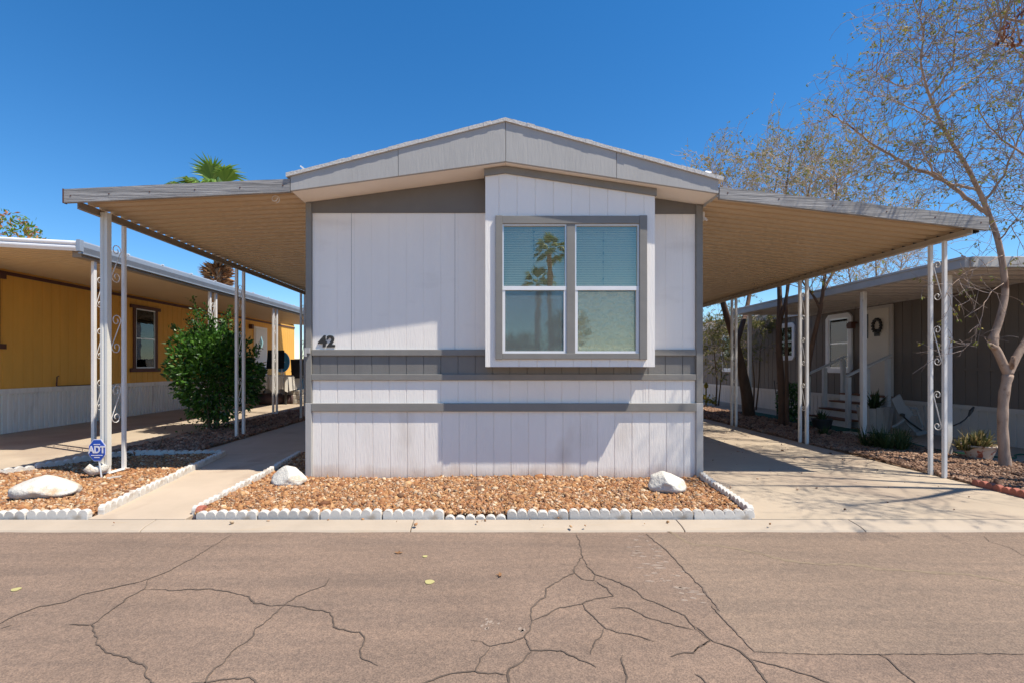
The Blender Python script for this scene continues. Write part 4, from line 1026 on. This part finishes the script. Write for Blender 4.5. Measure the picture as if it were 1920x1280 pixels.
for (cx2, cy2, rr) in ((1703, 767, .05), (1709, 775, .03), (1716, 771, .065)):
    mb.tube([P(cx2, cy2, Yb) + Vector((rr*math.cos(a), .01, rr*math.sin(a))) for a in [k*math.pi/7 for k in range(15)]], .011, 6)
mb.tube([P(1706, 764, Yb), P(1718, 766, Yb), P(1724, 782, Yb), P(1730, 800, Yb)], .018)
mb.build('frame', 'cast_grey', be, bevel=.004)
mb = MB(); mb.tube([P(1692, 778, Yb - .03), P(1705, 790, Yb - .03), P(1728, 806, Yb - .03)], .012); mb.lathe(P(1692, 777, Yb - .05), [(0, -.03), (.035, -.02), (.035, .02), (0, .03)], 12)
mb.build('handle', 'dark_metal', be)
hb = Vector((7.1, 6.9, .55))
o = MB(); o.tube([P(1788, 797, 7.0), P(1800, 792, 7.0), P(1810, 785, 7.0), P(1818, 776, 7.0), P(1823, 766, 7.0)], .009, 6); o.tube([P(1816, 779, 7.0), P(1821, 769, 7.0), P(1826, 762, 7.0)], [.012, .024, .012], 8)

o = o.build('garden_tool', 'dark_metal', loc=P(1790, 800, 7.0)); tag(o, 'black long handled tool leaning against the cream skirting', 'garden tool')
# stake that holds pot etc.
pp = G(1836, 861)
pt = thing('flower_pot', 'cream and red patterned bowl pot with spiky dry plant under the tree', 'pot', pp)
mb = MB(); mb.lathe(pp, [(0, .0), (.105, .0), (.115, .02), (.15, .12), (.165, .17), (.175, .175), (.175, .19), (.155, .19), (.15, .16), (0, .16)], 28); mb.build('pot', 'pot', pt, smooth=True)
mb = MB()
for k in range(7):
    q = pp + Vector((rnd.uniform(-.1, .1), rnd.uniform(-.08, .08), .16)); blade_plant(mb, q, 22, .24, .022, 1.1, 20 + k, curl=.5)
for k in range(4): blade_plant(mb, pp + Vector((-.22 + rnd.uniform(-.06, .06), .02, .12)), 16, .2, .02, 1.0, 40 + k, curl=.5)
mb.build('spiky_plant', 'spiky', pt)
def bush(name, c, n, L, lab, cat, seed, W=.016, m='grassy', spread=1.0, clumps=6, rad=.15, group=None):
    mb = MB(); r = random.Random(seed)
    for k in range(clumps):
        blade_plant(mb, Vector(c) + Vector((r.uniform(-rad, rad), r.uniform(-rad, rad), 0)), n // clumps, L, W, spread, seed * 10 + k, curl=.25)
    return tag(mb.build(name, m, loc=c), lab, cat, group)
bush('bush', G(1664, 842), 300, .34, 'low dark green grassy bush in gravel below the bench frame', 'bush', 3, rad=.2)
bush('small_plant', G(1545, 818), 60, .2, 'small dark green sprout plant near the second carport post', 'plant', 5, rad=.06, clumps=3)
def twig_box(c, lab):
    t = thing('black_pot', lab, 'pot', c); mb = MB(); mb.lathe(c, [(0, 0), (.13, 0), (.17, .2), (.18, .2), (.17, .22), (0, .2)], 16); mb.build('pot', 'dark_metal', t)
    mb = MB(); blade_plant(mb, Vector(c) + Vector((0, 0, .18)), 40, .22, .03, 1.2, 8, curl=.6); mb.build('plant', 'grassy', t)
twig_box(G(1541, 806), 'dark pot with wilted plant beside the porch steps')
hs = MB(); r = random.Random(5)
pts = [Vector((7.6, 6.2, .03)), Vector((7.0, 6.4, .03)), Vector((6.6, 6.15, .03)), Vector((6.25, 6.7, .03)), Vector((6.45, 7.5, .03)), Vector((6.9, 8.0, .03)), Vector((6.5, 8.7, .03)), Vector((6.9, 9.0, .03))]
cv = []
for i in range(len(pts) - 1):
    p0, p1, p2, p3 = pts[max(0, i-1)], pts[i], pts[i+1], pts[min(len(pts)-1, i+2)]
    for k in range(8):
        t = k / 8; cv.append(.5 * ((2*p1) + (p2 - p0)*t + (2*p0 - 5*p1 + 4*p2 - p3)*t*t + (3*p1 - p0 - 3*p2 + p3)*t**3))
hs.tube(cv, .011, 6); tag(hs.build('garden_hose', 'hose', loc=pts[0]), 'green garden hose snaking over the patio slab at right', 'hose')
gt = thing('garden_cart', 'dark wire garden chair among plants behind the middle carport post', 'chair', (6.75, 11.3, 0))
mb = MB()
for z in (.42, .60, .80): mb.tube([(6.62, 11.2, z), (6.95, 11.2, z)], .012)
for x in (6.62, 6.73, 6.84, 6.95): mb.tube([(x, 11.2, .42), (x - .02, 11.26, .86)], .009)
mb.build('backrest', 'dark_metal', gt); mb = MB(); mb.box((6.60, 10.8, .40), (6.97, 11.2, .43)); mb.build('seat', 'dark_metal', gt)
for x in (6.62, 6.95):
    for y in (10.82, 11.18): MB().tube([(x, y, 0), (x, y, .4)], .012).build('leg', 'dark_metal', gt)
gt.name = 'garden_chair'

# ------------------------------------------------------------------ trees
def smooth_path(pts, n=5):
    out = []; pts = [Vector(p) for p in pts]
    for i in range(len(pts) - 1):
        p0, p1, p2, p3 = pts[max(0, i-1)], pts[i], pts[i+1], pts[min(len(pts)-1, i+2)]
        for k in range(n):
            t = k / n; out.append(.5 * ((2*p1) + (p2 - p0)*t + (2*p0 - 5*p1 + 4*p2 - p3)*t*t + (3*p1 - p0 - 3*p2 + p3)*t**3))
    out.append(pts[-1]); return out
def rv(r, s=1.0): return Vector((r.gauss(0, s), r.gauss(0, s), r.gauss(0, s)))
def sprout(mb, r, p, d, L, rad, depth, opt):
    """a bending twig with side twigs and sparse leaves; returns nothing, adds to mb (0 = wood, 1 = leaf)"""
    n = 5 if depth > 0 else 4; pts = [p.copy()]; d = d.normalized(); q = p.copy()
    bend = rv(r, opt['bend'])
    for i in range(n):
        d = (d + bend * .22 + rv(r, opt['wob']) + Vector((0, 0, opt['grav'] * (1 if depth == 0 else .4)))).normalized()
        q = q + d * L / n; pts.append(q.copy())
    rs = [max(opt['rmin'], rad * (1 - .75 * i / n)) for i in range(n + 1)]
    mb.tube(pts, rs, 3 if rad < .008 else 5, 0, cap=False)
    if depth > 0:
        for k in range(opt['kids'][depth]):
            u = r.uniform(.2, 1.0) * n; i = min(n - 1, int(u)); pp = pts[i].lerp(pts[i+1], u - i)
            dd = (pts[i+1] - pts[i]).normalized(); side = dd.cross(rv(r)).normalized()
            nd = (dd * r.uniform(.35, .9) + side * r.uniform(.5, 1.0) + Vector((0, 0, opt['lift']))).normalized()
            sprout(mb, r, pp, nd, L * r.uniform(.45, .75), rs[i] * .6, depth - 1, opt)
    if depth <= opt['leafdepth']:
        for k in range(opt['leaves']):
            if r.random() > opt['leafp']: continue
            u = r.uniform(.15, 1.0) * n; i = min(n - 1, int(u)); pp = pts[i].lerp(pts[i+1], u - i)
            ld = (rv(r, .7) + Vector((0, 0, -.55)) + (pts[i+1] - pts[i]).normalized() * .5).normalized()
            for s_ in range(opt.get('cluster', 2)):
                mb.leaf(pp + rv(r, .012), (ld + rv(r, .5)), rv(r), opt['lL'] * r.uniform(.6, 1.25), opt['lW'] * r.uniform(.7, 1.2), 1)
def limb_twigs(mb, r, path, n, L, depth, opt, rad=.006, u0=.15, bias=Vector((0, 0, .3))):
    N = len(path)
    for k in range(n):
        u = r.uniform(u0, 1) * (N - 1); i = min(N - 2, int(u)); p = path[i].lerp(path[i+1], u - i)
        d = (path[i+1] - path[i]).normalized(); side = d.cross(rv(r)).normalized()
        sprout(mb, r, p, (d * r.uniform(.1, .8) + side * r.uniform(.6, 1) + bias), L * r.uniform(.5, 1.2), rad, depth, opt)

OPT_MAIN = dict(bend=.75, wob=.13, grav=-.03, rmin=.0021, kids={1: 3, 2: 4}, lift=.1, leafdepth=0, leaves=4, leafp=.19, lL=.042, lW=.017, cluster=3)
r = random.Random(11)
tz = 5.62
tb_ = G(1886, 879)
mt = thing('tree', 'sparse tree with pale forked trunk and fine twigs at the right edge', 'tree', tb_)
trunk = [Vector((tb_.x, tb_.y, -.05)), P(1884, 860, tz), P(1880, 800, tz), P(1882, 745, tz), P(1890, 702, tz)]
fork = P(1890, 702, tz)
limbA = [fork, P(1872, 662, tz), P(1862, 640, tz + .02), P(1874, 600, tz + .03), P(1884, 555, tz + .04), P(1882, 510, tz + .04), P(1871, 450, tz + .02), P(1856, 408, tz), P(1838, 364, tz - .02), P(1812, 312, tz - .03), P(1785, 269, tz), P(1762, 226, tz + .03), P(1743, 180, tz + .05), P(1733, 148, tz + .05), P(1726, 110, tz + .0), P(1732, 60, tz - .05), P(1715, 10, tz - .1), P(1700, -50, tz - .1)]
limbs = [
 ([P(1854, 403, tz), P(1812, 370, tz + .1), P(1759, 334, tz + .2), P(1710, 315, tz + .25), P(1671, 292, tz + .3), P(1628, 266, tz + .3), P(1602, 243, tz + .3), P(1575, 226, tz + .3), P(1548, 205, tz + .3)], .034, .008),
 ([P(1834, 357, tz), P(1800, 348, tz - .1), P(1770, 340, tz - .2), P(1742, 308, tz - .3), P(1728, 275, tz - .35), P(1735, 235, tz - .4)], .022, .006),
 ([P(1743, 182, tz + .05), P(1770, 148, tz), P(1787, 120, tz), P(1790, 70, tz), P(1805, -10, tz)], .02, .006),
 ([P(1757, 200, tz), P(1798, 167, tz + .1), P(1838, 141, tz + .2), P(1872, 118, tz + .25), P(1900, 95, tz + .3)], .018, .005),
 ([P(1800, 290, tz), P(1770, 285, tz - .2), P(1740, 297, tz - .3), P(1690, 300, tz - .4)], .012, .004),
 ([P(1733, 148, tz), P(1700, 165, tz - .2), P(1660, 150, tz - .3), P(1630, 130, tz - .4)], .012, .004),
 ([P(1770, 240, tz), P(1730, 215, tz + .3), P(1690, 195, tz + .5), P(1650, 180, tz + .6), P(1610, 190, tz + .7)], .013, .004),
 ([P(1845, 380, tz), P(1880, 330, tz - .1), P(1910, 260, tz - .2), P(1945, 190, tz - .3)], .02, .006),
 ([P(1878, 480, tz), P(1840, 500, tz - .25), P(1800, 520, tz - .4), P(1770, 560, tz - .5)], .0065, .0025),
 ([P(1882, 530, tz), P(1850, 560, tz - .3), P(1838, 600, tz - .4), P(1820, 640, tz - .4), P(1795, 668, tz - .4)], .0055, .0025),
 ([P(1875, 450, tz), P(1900, 420, tz - .3), P(1930, 410, tz - .5)], .012, .004)]
limbR = [fork, P(1908, 665, tz), P(1930, 625, tz), P(1960, 540, tz), P(1975, 430, tz), P(1960, 330, tz), P(1985, 230, tz), P(1960, 120, tz), P(1975, 0, tz)]
limbR2 = [P(1965, 340, tz), P(1930, 300, tz - .1), P(1890, 270, tz - .2), P(1850, 230, tz - .2), P(1825, 180, tz - .2)]
limbR3 = [P(1975, 430, tz), P(1940, 400, tz + .3), P(1900, 380, tz + .5), P(1860, 370, tz + .6)]
limbR4 = [P(1970, 160, tz), P(1930, 120, tz - .2), P(1890, 80, tz - .3), P(1850, 30, tz - .3)]
mb = MB()
tp_ = smooth_path(trunk); mb.tube(tp_, [.062 - .014 * min(1, i / 8) - .001 * i / len(tp_) + .003 * math.sin(i * 1.7) for i in range(len(tp_))], 12)
pa = smooth_path(limbA); NA = len(pa); mb.tube(pa, [max(.005, .043 * (1 - i / NA) ** .9 + (.010 if abs(i - 10) < 2 else 0)) for i in range(NA)], 10)
pr = smooth_path(limbR); mb.tube(pr, [max(.006, .043 * (1 - i / len(pr)) ** .8) for i in range(len(pr))], 10)
mb.tube([P(1866, 652, tz - .05), P(1856, 646, tz - .09)], [.03, .024], 8)
mb.tube([P(1897, 690, tz - .04), P(1900, 668, tz - .09)], [.022, .018], 8)
crown = MB(); paths = []
for pl_, ra, rb in limbs + [(limbR2, .02, .005), (limbR3, .016, .005), (limbR4, .016, .005)]:
    q = smooth_path(pl_, 5)
    q = [p + rv(r, .006) for p in q]
    mb.tube(q, [.72 * (ra + (rb - ra) * i / (len(q) - 1)) for i in range(len(q))], 7); paths.append(q)
mb.build('trunk', 'bark_pale', mt, smooth=True)
for i, q in enumerate(paths):
    Lq = sum((q[k+1] - q[k]).length for k in range(len(q) - 1))
    if i in (8, 9): limb_twigs(crown, r, q, 9, .38, 1, OPT_MAIN, .004, bias=Vector((-.1, 0, -.3)))
    else: limb_twigs(crown, r, q, max(6, int(Lq * 9)), .56, 2, OPT_MAIN, .0055)
limb_twigs(crown, r, pa[30:], 34, .68, 2, OPT_MAIN, .006); limb_twigs(crown, r, pr[16:], 34, .75, 2, OPT_MAIN, .006, bias=Vector((-.25, 0, .25)))
crown.build('crown', ['twig', 'leaf_olive'], mt)

def gen_tree(name, base, stems, crown_n, L, lab, seed, bark, opt, mats, depth=2, group=None, twig_r=.008):
    """stems: list of (points, r0, r1); twigs sprout from the upper half of every stem"""
    r = random.Random(seed); t = thing(name, lab, 'tree', base, group); mb = MB(); ps = []
    for pl_, ra, rb in stems:
        q = smooth_path(pl_, 5); mb.tube(q, [max(.006, ra + (.3 * rb - ra) * (i / (len(q) - 1)) ** .8) for i in range(len(q))], 9); ps.append(q)
    mb.build('trunk', bark, t, smooth=True)
    c = MB()
    for k, q in enumerate(ps):
        limb_twigs(c, r, q, crown_n, L, depth, opt, twig_r, u0=.35 if k else .55); limb_twigs(c, r, q, 5, L * .9, depth, opt, twig_r, u0=.93)
    c.build('crown', mats, t); return t
OPT_FAR = dict(bend=.5, wob=.10, grav=.0, rmin=.0034, kids={1: 3, 2: 4}, lift=.25, leafdepth=0, leaves=4, leafp=.45, lL=.05, lW=.025, cluster=2)
OPT_YEL = dict(OPT_FAR, leafp=.38, leaves=5, cluster=3)
OPT_WEEP = dict(OPT_FAR, grav=-.28, leaves=7, leafp=.9, cluster=3, lL=.05, lW=.018, bend=.3)
b0 = G(1404, 781)
gen_tree('tree', b0, [([b0, P(1400, 740, 11.2), P(1390, 690, 11.1), P(1378, 640, 11.0), P(1362, 590, 10.9), P(1352, 540, 10.8), P(1362, 470, 10.8), P(1375, 410, 10.8), P(1385, 360, 10.8)], .15, .03),
   ([P(1380, 645, 11.0), P(1400, 580, 12.1), P(1415, 500, 12.1), P(1440, 430, 11.3), P(1450, 370, 11.3), P(1462, 310, 11.3)], .07, .02),
   ([P(1355, 540, 10.8), P(1330, 470, 10.9), P(1335, 400, 11), P(1342, 370, 11), P(1355, 350, 11)], .05, .02)],
   20, 1.0, 'leaning dark trunked tree with yellow green leaves behind the farthest visible carport post', 21, 'bark_dark', OPT_YEL, ['twig_far', 'leaf_yellow'])
b1 = G(1467, 799)
gen_tree('tree', b1, [([b1, P(1466, 740, 9.55), P(1460, 640, 9.55), P(1462, 560, 9.55), P(1458, 470, 9.6), P(1470, 400, 9.6), P(1476, 340, 9.6), P(1482, 290, 9.6)], .085, .02),
   ([P(1463, 600, 9.55), P(1474, 560, 9.4), P(1488, 470, 9.3), P(1510, 390, 9.3), P(1520, 340, 9.3), P(1532, 300, 9.3)], .04, .015)],
   18, .9, 'slim straight tree with thin upright branches between the two far carport posts', 22, 'bark_dark', OPT_FAR, ['twig_far', 'leaf_olive'])
b2 = Vector((5.75, 9.0, 0))
gen_tree('tree', b2, [([b2, P(1507, 740, 8.85), P(1520, 660, 8.6), P(1538, 580, 8.35), P(1545, 530, 8.25), P(1552, 470, 8.2), P(1565, 400, 8.2), P(1570, 330, 8.2)], .06, .02),
   ([P(1543, 545, 8.27), P(1575, 495, 8.6), P(1620, 460, 9.0), P(1660, 420, 9.3)], .03, .01), ([P(1538, 580, 8.35), P(1525, 555, 8.3), P(1500, 520, 8.3), P(1490, 470, 8.3)], .03, .012)],
   22, .9, 'slim leaning tree with spreading bare branches behind the middle carport post', 23, 'bark_dark', OPT_FAR, ['twig_far', 'leaf_olive'])
b5 = G(1476, 801)
gen_tree('tree', b5, [([b5, P(1475, 700, 9.35), P(1474, 600, 9.35), P(1478, 520, 9.35), P(1500, 440, 9.3), P(1530, 390, 9.3), P(1570, 340, 9.3)], .04, .015)], 20, 1.0, 'thin pole straight young tree just behind the slim straight tree', 25, 'bark_dark', OPT_YEL, ['twig_far', 'leaf_yellow'])
# weeping shrubs by the far grey wall
for k, (px, base, top, Zb, lab) in enumerate(((1342, 748, 590, 14.6, 'tall weeping green shrub against the far grey wall, nearest the white home'), (1412, 760, 600, 13.2, 'thin weeping shrub against grey wall right of the leaning tree'))):
    b = Vector(((px - CX) / F * Zb, Zb, 0))
    gen_tree('shrub', b, [([b, b + Vector((.03, 0, .8)), b + Vector((-.05, 0, 1.7)), b + Vector((.05, .1, 2.5))], .03, .012), ([b + Vector((.08, 0, 0)), b + Vector((.16, 0, .8)), b + Vector((.2, 0, 1.6)), b + Vector((.35, 0, 2.3))], .025, .01)],
      22 if k == 0 else 9, .7, lab, 60 + k, 'stem', OPT_WEEP, ['twig_far', 'leaf_weep'], depth=2, twig_r=.006)
# distant bare tree over the grey home
bT = Vector((17.5, 22, 0))
gen_tree('tree', bT, [([bT, bT + Vector((.1, 0, 3)), bT + Vector((0, 0, 6.2))], .16, .04), ([bT + Vector((.05, 0, 2.2)), bT + Vector((-.9, 0, 4)), bT + Vector((-1.3, 0, 6))], .1, .03), ([bT + Vector((.05, 0, 2.6)), bT + Vector((.9, 0, 4.2)), bT + Vector((1.2, 0, 6))], .1, .03)],
   24, 1.6, 'distant bare twiggy tree rising behind the roof of the grey home', 31, 'bark_dark', dict(OPT_FAR, rmin=.006, leafp=.08, lL=.09, lW=.05), ['twig_far', 'leaf_yellow'], twig_r=.016)
# tree standing right of the frame: its branches enter at the top right and its shade falls on the driveway
bR = Vector((7.35, 4.05, 0)); S_ = bR
gen_tree('tree', bR, [([bR, bR + Vector((-.1, 0, 1.2)), bR + Vector((-.35, -.1, 2.4)), bR + Vector((-.9, -.2, 3.6)), bR + Vector((-1.7, -.3, 4.5)), bR + Vector((-2.5, -.4, 5.0))], .12, .02),
   ([bR + Vector((-.35, -.1, 2.4)), bR + Vector((-.6, .4, 3.5)), bR + Vector((-1.2, .8, 4.4)), bR + Vector((-1.9, 1.2, 5.0))], .07, .015),
   ([bR + Vector((-.9, -.2, 3.6)), bR + Vector((-1.4, -.7, 4.2)), bR + Vector((-2.0, -1.0, 4.6))], .05, .012),
   ([bR + Vector((-.2, 0, 1.9)), bR + Vector((.4, 0, 3.2)), bR + Vector((.8, -.2, 4.8))], .08, .015),
   ([bR + Vector((-.6, 0, 3.0)), bR + Vector((-1.5, .15, 3.7)), bR + Vector((-2.2, .3, 4.0)), bR + Vector((-2.75, .35, 4.15))], .04, .01)],
   13, .9, 'tree right of the driveway, its brown pods hanging in the top right corner', 41, 'bark_pale', OPT_MAIN, ['twig', 'leaf_olive'], twig_r=.007)
mb = MB(); r = random.Random(3)
for px, py in ((1882, 58), (1895, 62), (1875, 72), (1903, 75), (1888, 40), (1917, 20)):
    c = P(px, py, 3.9)
    for k in range(9): mb.leaf(c + rv(r, .02), (rv(r, .4) + Vector((0, 0, -1))), rv(r), .05, .016)
pods = mb; pods_o = pods.build('pod_cluster', 'seed', [o for o in bpy.data.objects if o.get('label', '').startswith('tree right of')][0])

# dense green shrub
b = G(402, 806)
sh = thing('shrub', 'dense dark green round shrub with bright upright shoots beside the left walkway', 'shrub', b)
r = random.Random(8); st_ = MB(); lf = MB()
for k in range(9):
    a = r.uniform(0, 6.28); top = b + Vector((.55 * math.cos(a) * r.random(), .5 * math.sin(a) * r.random(), r.uniform(.8, 1.5)))
    st_.tube([b + Vector((.09*math.cos(a), .09*math.sin(a), -.02)), b.lerp(top, .5) + rv(r, .05), top], [.016, .012, .006], 6)
def dens(p):       # body of the shrub
    q = (p - b - Vector((-.02, 0, 1.02))); x, y, z = q.x / .70, q.y / .70, q.z / (.82 if q.z > 0 else .80)
    if z > 0: x *= 1 + .10 * z
    q2 = (p - b - Vector((.54, .05, .92))); lobe = (q2.x / .33) ** 2 + (q2.y / .35) ** 2 + (q2.z / .55) ** 2
    if lobe < .9: return lobe
    if z < 0: x /= (1 + .30 * z); y /= (1 + .30 * z)
    return x*x + y*y + z*z
cnt = 0
while cnt < 8200:
    p = b + Vector((r.uniform(-1.1, 1.1), r.uniform(-1, 1), r.uniform(.12, 2.0)))
    f = dens(p) + .85 * mnoise.noise(p * 2.1) + .35 * mnoise.noise(p * 5.5)
    if f > 1.0 or (f < .3 and r.random() < .45): continue
    d = ((p - b - Vector((0, 0, .9))).normalized() + rv(r, .5)).normalized()
    lf.leaf(p, d, rv(r), r.uniform(.06, .115), r.uniform(.034, .056)); cnt += 1
for px, py, x2, y2 in ((378, 650, 362, 556), (382, 650, 372, 590), (372, 650, 322, 612), (415, 640, 432, 575), (365, 660, 340, 650), (398, 640, 396, 596), (340, 700, 316, 690), (440, 660, 448, 610), (375, 640, 352, 600), (462, 690, 484, 648), (388, 650, 384, 575), (425, 650, 418, 600)):
    p0, p1 = P(px, py, b.y + r.uniform(-.3, .2)), P(x2, y2, b.y + r.uniform(-.2, .2)); st_.tube([p0, p0.lerp(p1, .5) + rv(r, .02), p1], [.009, .006, .003], 5)
    for k in range(130):
        u = r.random(); p = p0.lerp(p1, u) + rv(r, .055 * (1.25 - u * .7)); lf.leaf(p, ((p1 - p0).normalized() + rv(r, .8)), rv(r), r.uniform(.05, .09), r.uniform(.026, .042))
for k in range(260):
    p = b + Vector((r.gauss(0, .22), r.gauss(0, .2), r.uniform(.02, .3))); lf.leaf(p, rv(r), rv(r), .06, .035)
st_.build('stem', 'stem', sh); lf.build('foliage', 'leaf_dark', sh)
tag(MB().tube([G(297, 845) + Vector((0, 0, .0)), G(297, 845) + Vector((.06, .0, .2))], .006, 5).build('dry_stick', 'stem', loc=G(297, 845)), 'thin dry stick standing in the brown gravel left of the shrub', 'stick')
# small green thing by far grey wall, round clipped shrub by steps
c = Vector((6.45, 10.4, 0)); mb = MB(); r = random.Random(2)
for k in range(1500):
    v = rv(r).normalized() * r.uniform(.5, 1); p = c + Vector((v.x * .28, v.y * .28, .42 + v.z * .42))
    mb.leaf(p, (v + rv(r, .5)), rv(r), .06, .035)
tag(mb.build('shrub', 'leaf_dark', loc=c), 'small clipped dark green shrub left of the porch steps', 'shrub')
c = Vector((6.55, 14.6, 0)); mb = MB()
for k in range(60): mb.leaf(c + Vector((r.uniform(-.25, .25), r.uniform(-.1, .1), r.uniform(.05, .28))), rv(r), rv(r), .12, .08)
mb.tube([c + Vector((-.05, 0, 0)), c + Vector((-.05, 0, .6))], .02); mb.lathe(c + Vector((-.05, 0, .5)), [(0, 0), (.06, .05), (.07, .12), (0, .22)], 8)
tag(mb.build('small_plant', 'leaf_yellow', loc=c), 'little bright green plant beside far wall near the home corner', 'plant')

# orange and green tree behind the yellow home
b = Vector((-21.2, 20, 0)); ot = thing('tree', 'green tree with orange leaf clusters behind the yellow home at far left', 'tree', b); r = random.Random(9)
mb = MB(); mb.tube([b, b + Vector((.1, 0, 3)), b + Vector((0, 0, 5.5))], [.22, .17, .08], 8); mb.tube([b + Vector((.1, 0, 3)), b + Vector((1.2, .2, 5)), b + Vector((1.7, .2, 6.3))], [.12, .08, .03], 7); mb.build('trunk', 'bark_dark', ot)
mb = MB()
for k in range(420):
    v = rv(r).normalized() * r.uniform(.3, 1.0) ** .5; c = b + Vector((v.x * 2.3, v.y * 2.1, 6.0 + v.z * 2.0))
    if mnoise.noise(c * .8) < -.12: continue
    for j in range(11): mb.leaf(c + rv(r, .16), (rv(r, .6) + Vector((0, 0, -.4))), rv(r), r.uniform(.14, .28), r.uniform(.06, .11))
mb.build('crown', 'leaf_orange', ot)

# ------------------------------------------------------------------ fan palms
def palm(base, H, rad, seed, lab, skirt=None, dead=False, fr=1.25, group='tall fan palms'):
    r = random.Random(seed); t = thing('palm_tree', lab, 'palm tree', base, group); b = Vector(base)
    mb = MB(); pts = []; rs = []
    for i in range(int(H / .12)):
        u = i * .12 / H; pts.append(b + Vector((.12 * math.sin(u * 2 + seed), .1 * math.sin(u * 3), u * H))); rs.append(rad * (1.25 - .35 * u) * (1 + .05 * (i % 2)))
    mb.tube(pts, rs, 12); mb.build('trunk', 'palm_trunk', t)
    top = pts[-1]; cr_ = MB()
    def frond(mb, o, d, L, fan, droop, mi=0):
        side = d.cross(Vector((0, 0, 1))); side = side.normalized() if side.length > 1e-3 else Vector((1, 0, 0)); up = side.cross(d)
        e = o + d * L * .5; mb.tube([o, o.lerp(e, .5) + up * .04, e], [.03, .022, .016], 4, mi, cap=False)
        n = 22
        for k in range(n):
            a = (k / (n - 1) - .5) * 2 * fan; dd = (d * math.cos(a) + side * math.sin(a)).normalized()
            l_ = L * .62 * (1 - .25 * abs(a) / fan) * r.uniform(.9, 1.1); m_ = e + dd * l_ * .6 + up * .05 * math.cos(k * math.pi)
            tip = m_ + (dd * .55 + Vector((0, 0, -droop))).normalized() * l_ * .5
            w = dd.cross(up).normalized() * l_ * .055; o_ = len(mb.v)
            mb.v += [tuple(e - w*.2), tuple(e + w*.2), tuple(m_ + w), tuple(m_ - w), tuple(tip)]
            mb.f += [(o_, o_+1, o_+2, o_+3), (o_+3, o_+2, o_+4)]; mb.mi += [mi, mi]
    N = 24
    for k in range(N):
        a = k * 2.4 + r.uniform(-.25, .25); el = R(80) - (k / N) ** .8 * R(115) + r.uniform(-.12, .12)
        d = Vector((math.cos(a) * math.cos(el), math.sin(a) * math.cos(el), math.sin(el)))
        frond(cr_, top + d * .1, d, fr * r.uniform(.9, 1.2), R(52), .35 + .45 * (k / N))
    cr_.build('crown', 'palm_leaf', t)
    if skirt:
        mb = MB()
        for k in range(420):
            a = r.uniform(0, 6.283); z = skirt + .45 * math.sin(r.uniform(-1.5, 1.5)); rr = rad * 1.0
            o = b + Vector((rr * math.cos(a), rr * math.sin(a), z)); f = math.cos((z - skirt) / .55 * 1.4)
            d = Vector((math.cos(a), math.sin(a), r.uniform(-.3, .9) * (1 if z > skirt - .2 else -.3))).normalized()
            mb.leaf(o, d, rv(r), .28 + .50 * max(0, f) * r.uniform(.6, 1.1), .12)
        mb.build('dead_skirt', 'palm_dead', t)
palm((-14.1, 25, 0), 9.65, .21, 2, 'tall fan palm with a ball of dead fronds behind the yellow home', skirt=5.85, fr=2.05)
# palms and a hedge across the road (they show in the window glass)
palm((6.0, -38, 0), 12.6, .24, 3, 'fan palm across the road seen mirrored in the bay window, taller one', fr=1.6)
palm((4.9, -39.5, 0), 9.6, .24, 4, 'fan palm across the road seen mirrored in the bay window, shorter one', fr=1.5)
def round_tree(b, H, rad, seed, lab):
    r = random.Random(seed); b = Vector(b); t = thing('tree', lab, 'tree', b); MB().tube([b, b + Vector((.05, 0, H * .55)), b + Vector((0, 0, H * .8))], [.16, .12, .05], 8).build('trunk', 'bark_dark', t)
    mb = MB()
    for k in range(330):
        v = rv(r).normalized() * r.uniform(.35, 1.0); c = b + Vector((v.x * rad, v.y * rad, H * .62 + v.z * H * .4))
        if mnoise.noise(c * .9) < -.2: continue
        for j in range(9): mb.leaf(c + rv(r, .2), rv(r), rv(r), .26, .15)
    mb.build('crown', 'leaf_dark', t)
round_tree((6.6, -33, 0), 6.5, 2.2, 5, 'round leafy tree across the road mirrored in the lower window')
round_tree((2.6, -34, 0), 4.2, 2.2, 6, 'low leafy tree across the road left of the palms')

# ------------------------------------------------------------------ far things
fh = thing('mobile_home', 'far tan home with a brown roof beyond the grey home', 'mobile home', (11, 27, 0))
mb = MB(); mb.box((8.9, 24, 0), (17, 30, 2.9)); mb.build('wall', 'beige_step', fh)
mb = MB(); mb.xz([(8.5, 2.9), (17.4, 2.9), (17.4, 3.0), (13, 3.7), (8.5, 3.0)], 23.7, 30.3); mb.build('roof', 'red_roof', fh)
mb = MB(); mb.box((10, 23.96, 1.1), (11, 24, 2.2)); mb.build('window', 'dark_metal', fh)
fw = thing('garden_wall', 'low tan block wall far behind the homes', 'wall', (0, 34, 0))
MB().box((-30, 34, -.14), (30, 34.2, 1.7)).build('block_wall', 'beige_step', fw)
